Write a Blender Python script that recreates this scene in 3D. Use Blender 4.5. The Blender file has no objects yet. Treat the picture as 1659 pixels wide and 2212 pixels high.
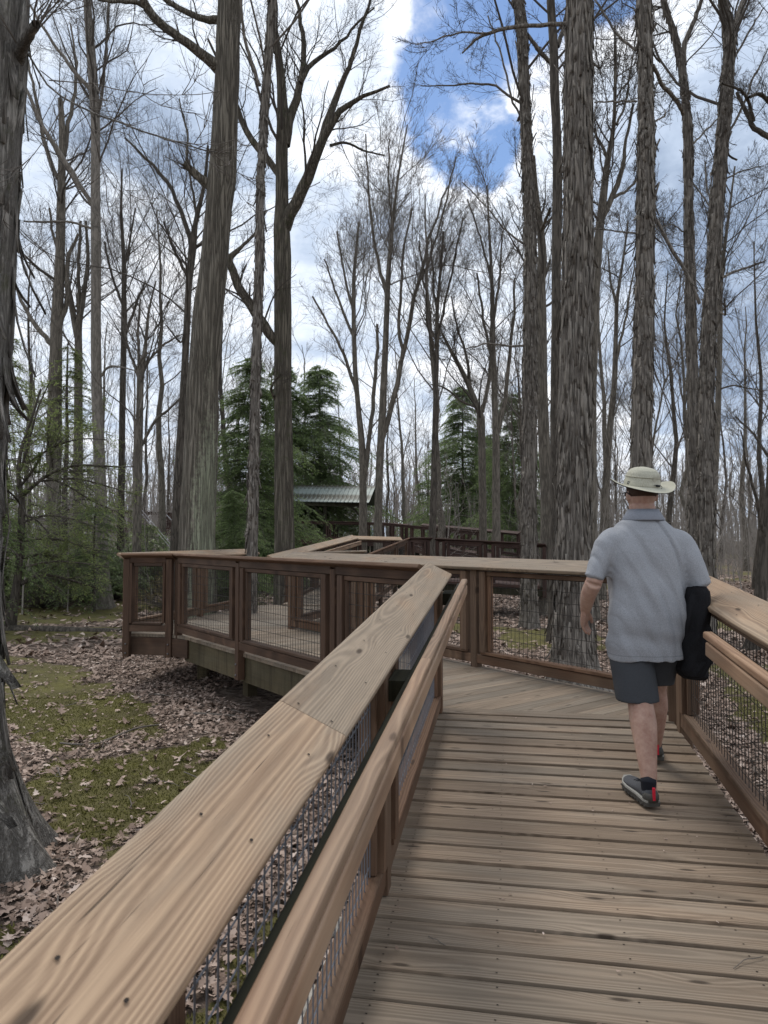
import bpy, bmesh, math, random
import numpy as np
from mathutils import Vector, Matrix

R = math.radians
sc = bpy.context.scene
COL = sc.collection
rnd = random.Random(7)
RG = np.random.default_rng(11)

# ------------------------------------------------------------------ camera
F, CX, CY, HZ, CZ = 1536., 829.5, 1106., 1164., 1.266
TH = math.atan((HZ-CY)/F)
cam = bpy.data.cameras.new('camera')
co = bpy.data.objects.new('camera', cam); COL.objects.link(co); sc.camera = co
co.location = (0, 0, CZ); co.rotation_euler = (R(90)+TH, 0, 0)
cam.sensor_fit = 'VERTICAL'; cam.sensor_height = 36.0
cam.lens = 36.0*F/2212.
cam.clip_start = 0.02; cam.clip_end = 2000
cam.dof.use_dof = True; cam.dof.focus_distance = 4.2; cam.dof.aperture_fstop = 7.5
YAW = math.atan((1101-CX)/F)
UU = np.array([math.sin(YAW), math.cos(YAW)]); VV = np.array([UU[1], -UU[0]])
S = 0.073; A0 = CZ-1.65

def ray(x, y):
    a = (x-CX)/F; b = -(y-CY)/F
    return np.array([a, math.cos(TH)-b*math.sin(TH), math.sin(TH)+b*math.cos(TH)])
def lev(x, y, z):
    r = ray(x, y); t = (z-CZ)/r[2]; return r*t+np.array([0, 0, CZ])
def atd(x, y, d):
    r = ray(x, y); t = d/r[1]; return r*t+np.array([0, 0, CZ])
def uv(u, v, z=0.):
    p = UU*u+VV*v; return np.array([p[0], p[1], z])

# ------------------------------------------------------------------ node helper
class N:
    def __init__(s, tree): s.t = tree; s.n = tree.nodes; s.l = tree.links
    def new(s, typ, **kw):
        n = s.n.new(typ)
        for k, v in kw.items():
            if k.startswith('i_'):
                key = k[2:]; key = int(key) if key.isdigit() else key.replace('_', ' ')
                s.put(n.inputs[key], v)
            else: setattr(n, k, v)
        return n
    def put(s, inp, v):
        if isinstance(v, bpy.types.NodeSocket): s.l.new(v, inp)
        elif isinstance(v, bpy.types.Node): s.l.new(v.outputs[0], inp)
        else: inp.default_value = v
    def m(s, op, a, b=0., c=0., clamp=False):
        n = s.n.new('ShaderNodeMath'); n.operation = op; n.use_clamp = clamp
        s.put(n.inputs[0], a); s.put(n.inputs[1], b); s.put(n.inputs[2], c); return n.outputs[0]
    def vm(s, op, a, b=(0, 0, 0)):
        n = s.n.new('ShaderNodeVectorMath'); n.operation = op
        s.put(n.inputs[0], a); s.put(n.inputs[1], b)
        return n.outputs['Value'] if op in ('DISTANCE', 'DOT_PRODUCT', 'LENGTH') else n.outputs[0]
    def noise(s, vec, scale=1., detail=3., rough=.55, dist=0.):
        n = s.n.new('ShaderNodeTexNoise'); s.put(n.inputs['Vector'], vec)
        n.inputs['Scale'].default_value = scale; n.inputs['Detail'].default_value = detail
        n.inputs['Roughness'].default_value = rough; n.inputs['Distortion'].default_value = dist
        return n.outputs[0]
    def mr(s, v, a, b, c=0., d=1., smooth=False):
        n = s.n.new('ShaderNodeMapRange'); n.interpolation_type = 'SMOOTHSTEP' if smooth else 'LINEAR'
        s.put(n.inputs[0], v)
        for i, q in enumerate((a, b, c, d)): s.put(n.inputs[i+1], q)
        return n.outputs[0]
    def mix(s, f, a, b, typ='MIX'):
        n = s.n.new('ShaderNodeMix'); n.data_type = 'RGBA'; n.blend_type = typ
        s.put(n.inputs[0], f)
        for i, q in ((6, a), (7, b)):
            if isinstance(q, tuple) and len(q) == 3: q = (*q, 1)
            s.put(n.inputs[i], q)
        return n.outputs[2]
    def ramp(s, f, stops):
        n = s.n.new('ShaderNodeValToRGB'); s.put(n.inputs[0], f); e = n.color_ramp.elements
        while len(e) < len(stops): e.new(0.5)
        for q, (p, c) in zip(e, stops): q.position = p; q.color = (*c, 1)
        return n.outputs[0]

# ------------------------------------------------------------------ world: broken cloud over blue
SUN_EL, SUN_ROT = R(58), R(-30)
w = bpy.data.worlds.new('World'); sc.world = w; w.use_nodes = True
g = N(w.node_tree); g.n.clear()
out = g.new('ShaderNodeOutputWorld')
sky = g.new('ShaderNodeTexSky', sky_type='NISHITA', sun_disc=False, sun_elevation=SUN_EL, sun_rotation=SUN_ROT)
sky.air_density = 1.3; sky.dust_density = .3; sky.ozone_density = 2.0
b1 = g.new('ShaderNodeBackground', i_Color=g.mix(.2, sky.outputs[0], g.mix(1., sky.outputs[0], (.55, .8, 1.35), 'MULTIPLY')), i_Strength=0.062)
tc = g.new('ShaderNodeTexCoord').outputs['Generated']
sep = g.new('ShaderNodeSeparateXYZ', i_0=tc)
zc = g.m('ADD', g.m('MAXIMUM', sep.outputs[2], 0.), .30)
pl = g.new('ShaderNodeCombineXYZ', i_0=g.m('DIVIDE', sep.outputs[0], zc), i_1=g.m('DIVIDE', sep.outputs[1], zc), i_2=0.).outputs[0]
big = g.noise(pl, 1.7, 6, .6, .3)
det = g.noise(pl, 5.5, 9, .62, .35)
gap = 0.
tn_ = g.new('ShaderNodeTexNoise', i_Scale=6.5, i_Detail=6.); g.put(tn_.inputs['Vector'], tc)
tcw = g.vm('ADD', tc, g.vm('MULTIPLY', g.vm('SUBTRACT', tn_.outputs['Color'], (.5, .5, .5)), (.22, .22, .22)))
for (x, y, rad, amt) in ((985, 150, .07, .24), (895, 230, .07, .22), (1030, 300, .07, .25), (1290, -40, .08, .24), (900, 20, .07, .2), (700, 325, .05, .16), (1100, 60, .08, .22), (1330, 60, .04, .1), (1000, 370, .05, .16), (1110, 975, .07, .15)):
    r_ = ray(x, y); r_ = r_/np.linalg.norm(r_)
    dd = g.vm('DISTANCE', tcw, tuple(float(q) for q in r_))
    gap = g.m('ADD', gap, g.mr(dd, rad*1.6, 0., 0., amt, True))
gap = g.m('MINIMUM', gap, .28)
cov = g.m('ADD', g.m('MULTIPLY', big, .45), g.m('MULTIPLY', det, .55))
cov = g.m('SUBTRACT', g.m('ADD', cov, .185), g.m('MULTIPLY', gap, 1.22))
cmask = g.mr(cov, .36, .52, 0., 1., True)
shade = g.noise(g.vm('ADD', pl, (3.1, 7.7, 0)), 2.2, 7, .58, .5)
shade2 = g.noise(g.vm('ADD', pl, (1.1, 2.7, 4)), 6.5, 7, .6, .3)
shv = g.m('ADD', g.m('MULTIPLY', shade, .65), g.m('MULTIPLY', shade2, .35))
r_ = ray(1640, 560); r_ = r_/np.linalg.norm(r_)
dk = g.mr(g.vm('DISTANCE', tc, tuple(float(q) for q in r_)), .34, .04, 0., .22, True)
r_ = ray(330, 160); r_ = r_/np.linalg.norm(r_)
dk = g.m('ADD', dk, g.mr(g.vm('DISTANCE', tc, tuple(float(q) for q in r_)), .22, .02, 0., .09, True))
shv = g.m('SUBTRACT', shv, dk)
edge = g.m('MULTIPLY', g.mr(gap, .02, .22, 0., .16), 1.)
shv = g.m('ADD', shv, edge)
ccol = g.ramp(shv, [(.27, (.26, .33, .45)), (.39, (.45, .53, .66)), (.49, (.66, .725, .82)), (.62, (.95, .965, 1.))])
b2 = g.new('ShaderNodeBackground', i_Color=ccol, i_Strength=.70)
mx = g.new('ShaderNodeMixShader', i_0=cmask, i_1=b1.outputs[0], i_2=b2.outputs[0])
g.l.new(mx.outputs[0], out.inputs[0])

sl = bpy.data.lights.new('sun', 'SUN'); sl.energy = 1.1; sl.angle = R(22); sl.color = (1, .95, .88)
so = bpy.data.objects.new('sun', sl); COL.objects.link(so)
# light comes from the front left: sun_rotation is clockwise from +Y
so.rotation_euler = Vector((math.sin(SUN_ROT)*math.cos(SUN_EL), math.cos(SUN_ROT)*math.cos(SUN_EL), math.sin(SUN_EL))).to_track_quat('Z', 'Y').to_euler()
vs = sc.view_settings; vs.view_transform = 'Standard'; vs.look = 'None'; vs.exposure = 1.0; vs.gamma = 1; vs.use_curve_mapping = False

# ------------------------------------------------------------------ materials
def mat(name, rough=.8):
    m = bpy.data.materials.new(name); m.use_nodes = True
    q = N(m.node_tree); b = q.n['Principled BSDF']; b.inputs['Roughness'].default_value = rough
    b.inputs['Specular IOR Level'].default_value = .25
    return m, q, b
def flat(name, col, rough=.7, metal=0., var=.12, sc_=30.):
    m, q, b = mat(name, rough)
    t = q.new('ShaderNodeTexCoord').outputs['Object']
    nz = q.noise(t, sc_, 4)
    q.put(b.inputs['Base Color'], q.mix(nz, tuple(c*(1-var*2) for c in col), tuple(min(1, c*(1+var*2)) for c in col)))
    b.inputs['Metallic'].default_value = metal
    return m
def wood(name, dark, light, grey, greyamt=.5, rings=.006, knot=1., crack=1., rough=.75, bump=.5, stain=.3, damp=None, rowvar=0.3):
    m, q, b = mat(name, rough)
    oi = q.new('ShaderNodeObjectInfo').outputs['Random']
    co_ = q.new('ShaderNodeTexCoord').outputs['Object']
    off = q.new('ShaderNodeCombineXYZ', i_0=q.m('MULTIPLY', oi, 91.), i_1=q.m('MULTIPLY', q.m('FRACT', q.m('MULTIPLY', oi, 17.3)), 7.0), i_2=q.m('MULTIPLY', oi, 3.)).outputs[0]
    p = q.vm('ADD', co_, off)
    raw = q.new('ShaderNodeSeparateXYZ', i_0=p)
    X, Y, Z = raw.outputs
    vo = q.new('ShaderNodeTexVoronoi', voronoi_dimensions='2D', i_Scale=1., i_Randomness=.95)
    q.put(vo.inputs['Vector'], q.vm('MULTIPLY', p, (1.2, 4.6, 0.)))
    vd = vo.outputs['Distance']
    kn = q.mr(vd, .30, .0, 0., 1., True)
    kn = q.m('MULTIPLY', kn, knot)
    slow = q.noise(q.vm('MULTIPLY', p, (.9, 3., 3.)), 1., 2, .5)
    slow2 = q.noise(q.vm('MULTIPLY', p, (3.2, 9., 9.)), 1., 2, .5)
    yc = q.m('ADD', q.new('ShaderNodeSeparateXYZ', i_0=co_).outputs[1], q.m('MULTIPLY', q.m('SUBTRACT', q.m('FRACT', q.m('MULTIPLY', oi, 5.9)), .5), .12))
    yy = q.m('ADD', yc, q.m('MULTIPLY', q.m('SUBTRACT', slow, .5), .034))
    yy = q.m('ADD', yy, q.m('MULTIPLY', kn, .03))
    yy = q.m('ADD', yy, q.m('MULTIPLY', q.m('SUBTRACT', slow2, .5), .007))
    zz = q.m('ADD', .03, q.m('MULTIPLY', q.noise(q.vm('MULTIPLY', p, (.5, .2, .2)), 1., 2), .08))
    rr = q.m('SQRT', q.m('ADD', q.m('MULTIPLY', yy, yy), q.m('MULTIPLY', zz, zz)))
    ring = q.m('SINE', q.m('MULTIPLY', rr, 6.283/rings))
    ring = q.m('POWER', q.m('ADD', q.m('MULTIPLY', ring, .5), .5), 1.6)
    fib = q.noise(q.vm('MULTIPLY', p, (5., 170., 120.)), 1., 4, .6)
    fib2 = q.noise(q.vm('MULTIPLY', p, (1.2, 34., 30.)), 1., 3, .6)
    gr = q.m('ADD', q.m('MULTIPLY', ring, .26), q.m('ADD', q.m('MULTIPLY', fib, .42), q.m('MULTIPLY', fib2, .42)))
    base = q.ramp(gr, [(.22, dark), (.75, light)])
    wz = q.noise(q.vm('MULTIPLY', p, (1.1, 5., 5.)), 1., 4, .6)
    wz = q.mr(q.m('ADD', wz, q.m('MULTIPLY', q.m('SUBTRACT', oi, .5), rowvar)), .35, .65, 0., greyamt, True)
    gcol = q.mix(q.mr(gr, .25, .7, 0., 1.), tuple(c*.55 for c in grey), grey)
    base = q.mix(wz, base, gcol)
    if stain:
        st = q.noise(q.vm('MULTIPLY', p, (2.2, 8., 3.)), 1., 5, .7)
        base = q.mix(q.mr(st, .55, .75, 0., stain, True), base, tuple(c*.45 for c in dark))
    br = q.mr(q.m('FRACT', q.m('MULTIPLY', oi, 7.77)), 0, 1, .80, 1.18)
    base = q.mix(1., base, q.new('ShaderNodeCombineXYZ', i_0=br, i_1=br, i_2=br).outputs[0], 'MULTIPLY')
    core = q.mr(vd, .060, .02, 0., .85*min(1, knot), True)
    base = q.mix(core, base, tuple(c*.3 for c in dark))
    cn = q.noise(q.vm('MULTIPLY', p, (2.6, 125., 20.)), 1., 2, .5)
    cg = q.noise(q.vm('MULTIPLY', p, (1.3, 4., 4.)), 1., 2, .5)
    ck = q.m('MULTIPLY', q.mr(cn, .69, .75, 0., 1.), q.mr(cg, .47, .6, 0., 1.))
    base = q.mix(q.m('MULTIPLY', ck, .85*crack), base, tuple(c*.12 for c in dark))
    if damp:
        dn = q.noise(q.vm('MULTIPLY', co_, (9., 1.2, 1.2)), 1., 3, .6)
        base = q.mix(q.mr(dn, .45, .7, 0., .7, True), base, damp)
    q.put(b.inputs['Base Color'], base)
    h = q.m('SUBTRACT', q.m('ADD', q.m('MULTIPLY', ring, .3), q.m('MULTIPLY', fib, .8)), q.m('ADD', q.m('MULTIPLY', ck, 2.5*crack), q.m('MULTIPLY', core, 1.)))
    bp = q.new('ShaderNodeBump', i_Strength=bump, i_Distance=.0018, i_Height=h)
    q.put(b.inputs['Normal'], bp.outputs[0])
    return m
M = {}
M['cap'] = wood('sun_bleached_cap_wood', (.150, .092, .056), (.385, .268, .172), (.29, .232, .17), .85, .0065, 1., 1., .62, .6, .34)
M['handrail'] = wood('handrail_wood', (.17, .096, .058), (.35, .225, .142), (.265, .198, .14), .55, .0095, .8, .6, .6, .4, .2)
M['deck'] = wood('weathered_deck_wood', (.115, .080, .054), (.290, .218, .155), (.255, .208, .158), .75, .0085, 1.0, .75, .75, .8, .4)
M['deckgrey'] = wood('pale_deck_wood', (.13, .10, .07), (.28, .22, .165), (.27, .23, .18), .8, .007, .5, .8, .8, .5, .2)
M['brown'] = wood('stained_brown_wood', (.040, .022, .014), (.115, .066, .041), (.10, .070, .052), .4, .009, .6, .7, .72, .5, .2)
M['brownl'] = wood('faded_brown_wood', (.075, .038, .021), (.175, .100, .060), (.15, .108, .074), .55, .009, .8, .8, .7, .55, .2)
M['fascia'] = wood('algae_green_fascia_wood', (.05, .040, .020), (.105, .082, .045), (.09, .08, .05), .5, .02, .3, .3, .8, .4, .2, damp=(.035, .024, .014))
M['black'] = wood('dark_algae_wood', (.012, .012, .006), (.035, .032, .018), (.03, .03, .02), .4, .01, .3, .3, .85, .4, .2)
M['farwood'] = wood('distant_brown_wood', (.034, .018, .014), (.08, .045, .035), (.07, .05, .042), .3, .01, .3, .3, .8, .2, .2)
M['wire'] = flat('galvanised_wire', (.19, .20, .225), .5, .5)
M['wired'] = flat('dark_weathered_wire', (.055, .048, .042), .6, .5)
M['screw'] = flat('rusty_screw', (.03, .022, .017), .6, .3)
M['bolt'] = flat('bolt_head', (.16, .15, .15), .55, .6)

def bark(name, dark, light, xs=9., ys=1.6, cont=2.5, moss=None, bumpd=.02, lichen=None, wscale=1.):
    m, q, b = mat(name, .9)
    t = q.new('ShaderNodeTexCoord').outputs['Object']
    oi = q.new('ShaderNodeObjectInfo').outputs['Random']
    p = q.vm('ADD', t, q.new('ShaderNodeCombineXYZ', i_0=q.m('MULTIPLY', oi, 50.), i_1=0., i_2=q.m('MULTIPLY', oi, 70.)).outputs[0])
    ps = q.vm('MULTIPLY', p, (xs, xs, ys))
    wv = q.noise(ps, wscale, cont, .5 if cont < 4 else .7, .5)
    rd = q.m('ABSOLUTE', q.m('SUBTRACT', wv, .5))
    rd = q.mr(rd, 0., .12, 0., 1., False)
    fine = q.noise(q.vm('MULTIPLY', p, (xs*5, xs*5, ys*5)), 1., 5, .65)
    bigv = q.noise(p, .9, 3, .5)
    f = q.m('ADD', q.m('MULTIPLY', rd, .42), q.m('MULTIPLY', fine, .58))
    c = q.ramp(f, [(.22, dark), (.70, light)])
    c = q.mix(q.mr(bigv, .35, .7, 0., .5), c, q.mix(.5, c, tuple(x*.75 for x in light)))
    if lichen:
        sp = q.new('ShaderNodeSeparateXYZ', i_0=t)
        ln = q.noise(q.vm('MULTIPLY', t, (22, 22, 12)), 1., 7, .75)
        reg = q.noise(q.vm('MULTIPLY', t, (1.2, 1.2, .35)), 1., 3, .5)
        geo = q.new('ShaderNodeNewGeometry').outputs['Normal']
        side = q.vm('DOT_PRODUCT', geo, lichen)
        mk = q.m('ADD', q.m('MULTIPLY', side, .30), q.m('ADD', q.m('MULTIPLY', reg, .35), q.m('MULTIPLY', ln, .55)))
        mk = q.m('SUBTRACT', mk, q.mr(sp.outputs[2], 3.0, 8., 0., .35))
        c = q.mix(q.m('MULTIPLY', q.mr(mk, .60, .70, 0., .8, True), q.mr(q.m('ADD', rd, fine), .45, 1.1, .25, 1.)), c, (.34, .36, .25))
    if moss:
        mn = q.noise(p, 5., 5, .7)
        c = q.mix(q.mr(mn, .52, .68, 0., .6, True), c, moss)
    q.put(b.inputs['Base Color'], c)
    bp = q.new('ShaderNodeBump', i_Strength=1., i_Distance=bumpd, i_Height=q.m('ADD', q.m('MULTIPLY', rd, .7), q.m('MULTIPLY', fine, .5)))
    q.put(b.inputs['Normal'], bp.outputs[0])
    return m
M['oak'] = bark('furrowed_oak_bark', (.04, .033, .025), (.19, .165, .128), 22., 1.1, moss=(.075, .085, .04), bumpd=.045)
M['oakl'] = bark('lichen_covered_oak_bark', (.055, .046, .035), (.235, .208, .165), 20., .9, bumpd=.05, lichen=(.55, -.80, 0.))
M['shag'] = bark('shaggy_hickory_bark', (.065, .055, .047), (.245, .217, .184), 18., 1.5, bumpd=.015)
M['shagn'] = bark('close_hickory_bark', (.075, .066, .056), (.33, .305, .27), 14., 1.6, cont=5., bumpd=.03, moss=(.10, .10, .05))
M['pale'] = bark('pale_flaky_bark', (.11, .098, .082), (.25, .222, .19), 12., 2.5, bumpd=.01)
M['grey'] = bark('grey_bark', (.065, .056, .045), (.19, .166, .135), 14., 2.0, bumpd=.01)
M['dark'] = bark('dark_bark', (.028, .024, .019), (.115, .098, .08), 14., 2.0, bumpd=.01)
M['twig'] = flat('twig_bark', (.135, .117, .10), .9, var=.2, sc_=3.)
M['twigd'] = flat('dark_twig_bark', (.085, .073, .062), .9, var=.2, sc_=3.)
M['twigf'] = flat('hazed_far_twig_bark', (.26, .232, .205), .9, var=.2, sc_=2.)  # bark colour lightened to stand in for haze over the far wood

def attrmat(name, stops, rough=.85, trans=0.):
    m, q, b = mat(name, rough)
    a = q.new('ShaderNodeAttribute', attribute_name='tone').outputs['Fac']
    q.put(b.inputs['Base Color'], q.ramp(a, stops))
    if trans:
        tr = q.new('ShaderNodeBsdfTranslucent', i_0=q.ramp(a, [(s_, tuple(min(1, c_*1.5) for c_ in cc)) for s_, cc in stops]))
        ms = q.new('ShaderNodeMixShader', i_0=trans, i_1=b.outputs[0], i_2=tr.outputs[0])
        q.l.new(ms.outputs[0], q.n['Material Output'].inputs[0])
    return m
M['leaf'] = attrmat('dead_oak_leaf', [(0, (.07, .047, .035)), (.35, (.20, .140, .108)), (.75, (.38, .288, .235)), (1, (.56, .47, .41))])
M['moss'] = attrmat('moss_tuft', [(0, (.065, .060, .018)), (.5, (.135, .126, .034)), (1, (.25, .235, .065))])
M['hem'] = attrmat('hemlock_needles', [(0, (.055, .085, .03)), (.5, (.13, .185, .066)), (1, (.25, .32, .13))], .6, .45)
M['heml'] = attrmat('pale_hemlock_needles', [(0, (.10, .128, .042)), (.5, (.19, .23, .08)), (1, (.32, .37, .15))], .6, .45)
M['rhodo'] = attrmat('rhododendron_leaf', [(0, (.06, .085, .035)), (.5, (.13, .165, .075)), (1, (.26, .29, .16))], .45, .45)
M['bronze'] = attrmat('bronze_shrub_leaf', [(0, (.06, .05, .02)), (.5, (.14, .12, .05)), (1, (.24, .2, .1))], .6, .45)

# ------------------------------------------------------------------ mesh helpers
def link(name, me, m=None, parent=None, loc=None):
    o = bpy.data.objects.new(name, me); COL.objects.link(o)
    if m is not None and me is not None and len(me.materials) == 0: me.materials.append(m)
    if parent: o.parent = parent
    if loc is not None:
        l = Vector([float(q) for q in loc]); o.location = l - parent.location if parent else l
    return o
def npmesh(name, V, Fc, tone=None, smooth=False):
    """V (n,3), Fc: (m,3|4) array, or list of such arrays"""
    me = bpy.data.meshes.new(name)
    V = np.asarray(V, dtype=np.float32)
    if not isinstance(Fc, (list, tuple)): Fc = [Fc]
    Fc = [np.asarray(f, dtype=np.int32) for f in Fc if len(f)]
    me.vertices.add(len(V)); me.vertices.foreach_set('co', V.ravel())
    tot = sum(f.size for f in Fc); nf = sum(len(f) for f in Fc)
    me.loops.add(tot); me.loops.foreach_set('vertex_index', np.concatenate([f.ravel() for f in Fc]))
    me.polygons.add(nf)
    st = []; o = 0
    for f in Fc:
        st.append(o+np.arange(len(f))*f.shape[1]); o += f.size
    me.polygons.foreach_set('loop_start', np.concatenate(st).astype(np.int32))
    if smooth: me.polygons.foreach_set('use_smooth', np.ones(nf, dtype=bool))
    me.update(calc_edges=True)
    if tone is not None:
        a = me.attributes.new('tone', 'FLOAT', 'POINT'); a.data.foreach_set('value', np.asarray(tone, dtype=np.float32))
    return me
def empty(name, loc, label=None, cat=None, group=None, kind=None, rz=0.):
    o = bpy.data.objects.new(name, None); COL.objects.link(o); o.location = [float(q) for q in loc]; o.rotation_euler = (0, 0, rz)
    o.empty_display_size = .1
    return tag(o, label, cat, group, kind)
def tag(o, label=None, cat=None, group=None, kind=None):
    for k, v in (('label', label), ('category', cat), ('group', group), ('kind', kind)):
        if v: o[k] = v
    return o

_bc = {}
def board_mesh(L, W, H, r=.004, seg=1, screws=None, m=None, nx=1):
    key = (round(L, 3), round(W, 3), round(H, 3), r, seg, screws, m.name if m else '', nx)
    if key in _bc: return _bc[key]
    sec = []
    for cx, cy, a0 in ((W/2-r, H/2-r, 0), (-W/2+r, H/2-r, 90), (-W/2+r, -H/2+r, 180), (W/2-r, -H/2+r, 270)):
        for i in range(seg+1):
            a = R(a0+90.*i/seg); sec.append((cx+r*math.cos(a), cy+r*math.sin(a)))
    n = len(sec); vs_ = []; fs = []
    for k in range(nx+1):
        x = -L/2+L*k/nx
        e = min(.002, r*.5) if k in (0, nx) else 0.
        for (a, b_) in sec: vs_.append((x, a-math.copysign(e, a), b_-math.copysign(e, b_)))
    for k in range(nx):
        for i in range(n):
            j = (i+1) % n; fs.append((k*n+i, (k+1)*n+i, (k+1)*n+j, k*n+j))
    fs.append(tuple(range(n))); fs.append(tuple(nx*n+i for i in reversed(range(n))))
    mi = [0]*len(fs)
    if screws:
        for sq in screws:
            sx, sy = sq[:2]; sr = sq[2] if len(sq) > 2 else .0044
            c = len(vs_)
            for i in range(6):
                a = i*math.pi/3; vs_.append((sx+sr*math.cos(a), sy+sr*math.sin(a)*.7, H/2+.0009))
            fs.append(tuple(range(c, c+6))); mi.append(1)
    me = bpy.data.meshes.new('board'); me.from_pydata(vs_, [], fs); me.update()
    me.materials.append(m)
    if screws:
        me.materials.append(M['screw'])
        for p, q in zip(me.polygons, mi): p.material_index = q
    _bc[key] = me
    return me
def board(name, p0, p1, W, H, m, parent, up=(0, 0, 1), roll=0., r=.004, seg=1, screws=None, nx=1):
    """board centred on the line p0-p1, W across, H along 'up'"""
    p0 = Vector([float(q) for q in p0]); p1 = Vector([float(q) for q in p1])
    x = (p1-p0); L = x.length; x.normalize()
    up = Vector(up); y = up.cross(x)
    if y.length < 1e-4: y = Vector((0, 1, 0)).cross(x)
    y.normalize(); z = x.cross(y)
    me = board_mesh(L, W, H, r, seg, screws, m, nx)
    o = bpy.data.objects.new(name, me); COL.objects.link(o)
    mt = Matrix((x, y, z)).transposed()
    if roll: mt = mt @ Matrix.Rotation(roll, 3, 'X')
    o.rotation_euler = mt.to_euler()
    c = (p0+p1)/2
    if parent: o.parent = parent; o.location = c-parent.location
    else: o.location = c
    return o
def post(name, p, z0, z1, w_, d_, m, parent, e, r=.004):
    """upright of width w_ along direction e, depth d_ across"""
    return board(name, (p[0], p[1], z0), (p[0], p[1], z1), w_, d_, m, parent, up=(-e[1], e[0], 0), r=r)
def polyplank(name, pts, z, H, m, parent, axis):
    """plank from a convex plan polygon; local X along axis; pts list of (x,y,z)"""
    pts = [Vector([float(q) for q in p]) for p in pts]
    c = sum(pts, Vector())/len(pts)
    ax = Vector((axis[0], axis[1], 0)).normalized(); ay = Vector((-ax.y, ax.x, 0))
    n = len(pts); e = .0018
    vs_ = []
    cc = Vector((0, 0, 0))
    loc = [Vector(((p-c).dot(ax), (p-c).dot(ay), (p-c).z)) for p in pts]
    for p in loc: vs_.append((p.x, p.y, p.z-H))
    for p in loc: vs_.append((p.x, p.y, p.z-e))
    for p in loc: vs_.append((p.x-math.copysign(e, p.x), p.y-math.copysign(e, p.y), p.z))
    fs = [tuple(reversed(range(n))), tuple(range(2*n, 3*n))]
    for k in (0, n):
        for i in range(n):
            j = (i+1) % n; fs.append((k+i, k+j, k+n+j, k+n+i))
    me = bpy.data.meshes.new('plank'); me.from_pydata(vs_, [], fs); me.update(); me.materials.append(m)
    bm_ = bmesh.new(); bm_.from_mesh(me); bmesh.ops.recalc_face_normals(bm_, faces=bm_.faces); bm_.to_mesh(me); bm_.free()
    o = bpy.data.objects.new(name, me); COL.objects.link(o)
    o.rotation_euler = (0, 0, math.atan2(ax.y, ax.x))
    o.parent = parent; o.location = c-parent.location
    return o
def clip(poly, n, d):
    """keep the side n.p >= d of a 2D polygon"""
    out_ = []
    for i in range(len(poly)):
        a, b_ = poly[i], poly[(i+1) % len(poly)]
        fa = a[0]*n[0]+a[1]*n[1]-d; fb = b_[0]*n[0]+b_[1]*n[1]-d
        if fa >= 0: out_.append(a)
        if (fa >= 0) != (fb >= 0):
            t = fa/(fa-fb); out_.append((a[0]+(b_[0]-a[0])*t, a[1]+(b_[1]-a[1])*t))
    return out_

# value noise
_lat = RG.random((256, 256))
def vn(x, y, s=1.):
    x = np.asarray(x)*s+1000.; y = np.asarray(y)*s+1000.
    xi = np.floor(x).astype(int); yi = np.floor(y).astype(int); fx = x-xi; fy = y-yi
    fx = fx*fx*(3-2*fx); fy = fy*fy*(3-2*fy)
    g_ = lambda a, b_: _lat[a & 255, b_ & 255]
    return (g_(xi, yi)*(1-fx)+g_(xi+1, yi)*fx)*(1-fy)+(g_(xi, yi+1)*(1-fx)+g_(xi+1, yi+1)*fx)*fy
def fbm(x, y, s=1., o=4):
    v = 0; a = .5
    for i in range(o): v = v+a*vn(x, y, s*2**i); a *= .5
    return v/(1-.5**o)
GZ = -.70
def gz(x, y):
    x = np.asarray(x, float); y = np.asarray(y, float)
    h = GZ + .10*(fbm(x, y, .35, 3)-.5)+.05*(fbm(x, y, 1.7, 3)-.5)
    r_ = np.sqrt(x*x+y*y)
    return h + np.clip(r_-30, 0, 300)*.004*(fbm(x, y, .03, 2)-.3)*2
def inpoly(x, y, poly):
    x = np.asarray(x); y = np.asarray(y); ins = np.zeros(x.shape, bool); n = len(poly)
    for i in range(n):
        x0, y0 = poly[i]; x1, y1 = poly[(i+1) % n]
        c = ((y0 > y) != (y1 > y)) & (x < (x1-x0)*(y-y0)/(y1-y0+1e-12)+x0); ins ^= c
    return ins
MOSS = [[tuple(lev(a, b_, GZ)[:2]) for a, b_ in pl_] for pl_ in (
    [(-60, 1424), (110, 1424), (205, 1456), (275, 1500), (330, 1550), (400, 1590), (470, 1620), (500, 1680), (360, 1800), (240, 1890), (140, 1880), (80, 1790), (60, 1700), (110, 1650), (40, 1575), (-60, 1520)],
    [(25, 1325), (60, 1310), (150, 1308), (255, 1316), (255, 1340), (150, 1345), (20, 1350)],
    [(1065, 1375), (1120, 1362), (1230, 1362), (1300, 1378), (1310, 1402), (1200, 1412), (1080, 1400)],
    [(1530, 1440), (1659, 1430), (1850, 1500), (1900, 1640), (1659, 1610), (1600, 1560)],
    [(0, 1960), (120, 1960), (100, 2150), (-200, 2250), (-200, 1980)],
    [(380, 2250), (420, 2080), (520, 1980), (600, 2000), (560, 2212)],
    [(1520, 1330), (1900, 1300), (2100, 1345), (1520, 1360)])]
def mossf(x, y):
    x = np.asarray(x, float); y = np.asarray(y, float)
    wx = x+.7*(fbm(x, y, 1.5, 5)-.5); wy = y+1.0*(fbm(x+50, y+9, 1.1, 4)-.5)
    m_ = np.zeros(x.shape); hole = fbm(x+31, y+17, 2.3, 4) > .655
    for pl_ in MOSS: m_ = np.maximum(m_, inpoly(wx, wy, pl_).astype(float))
    wild = (fbm(x+7, y-3, .33, 3) > .60) & (np.hypot(x, y) > 15)
    return np.maximum(m_, wild*.85)*np.where(hole, .25, 1.)

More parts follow.
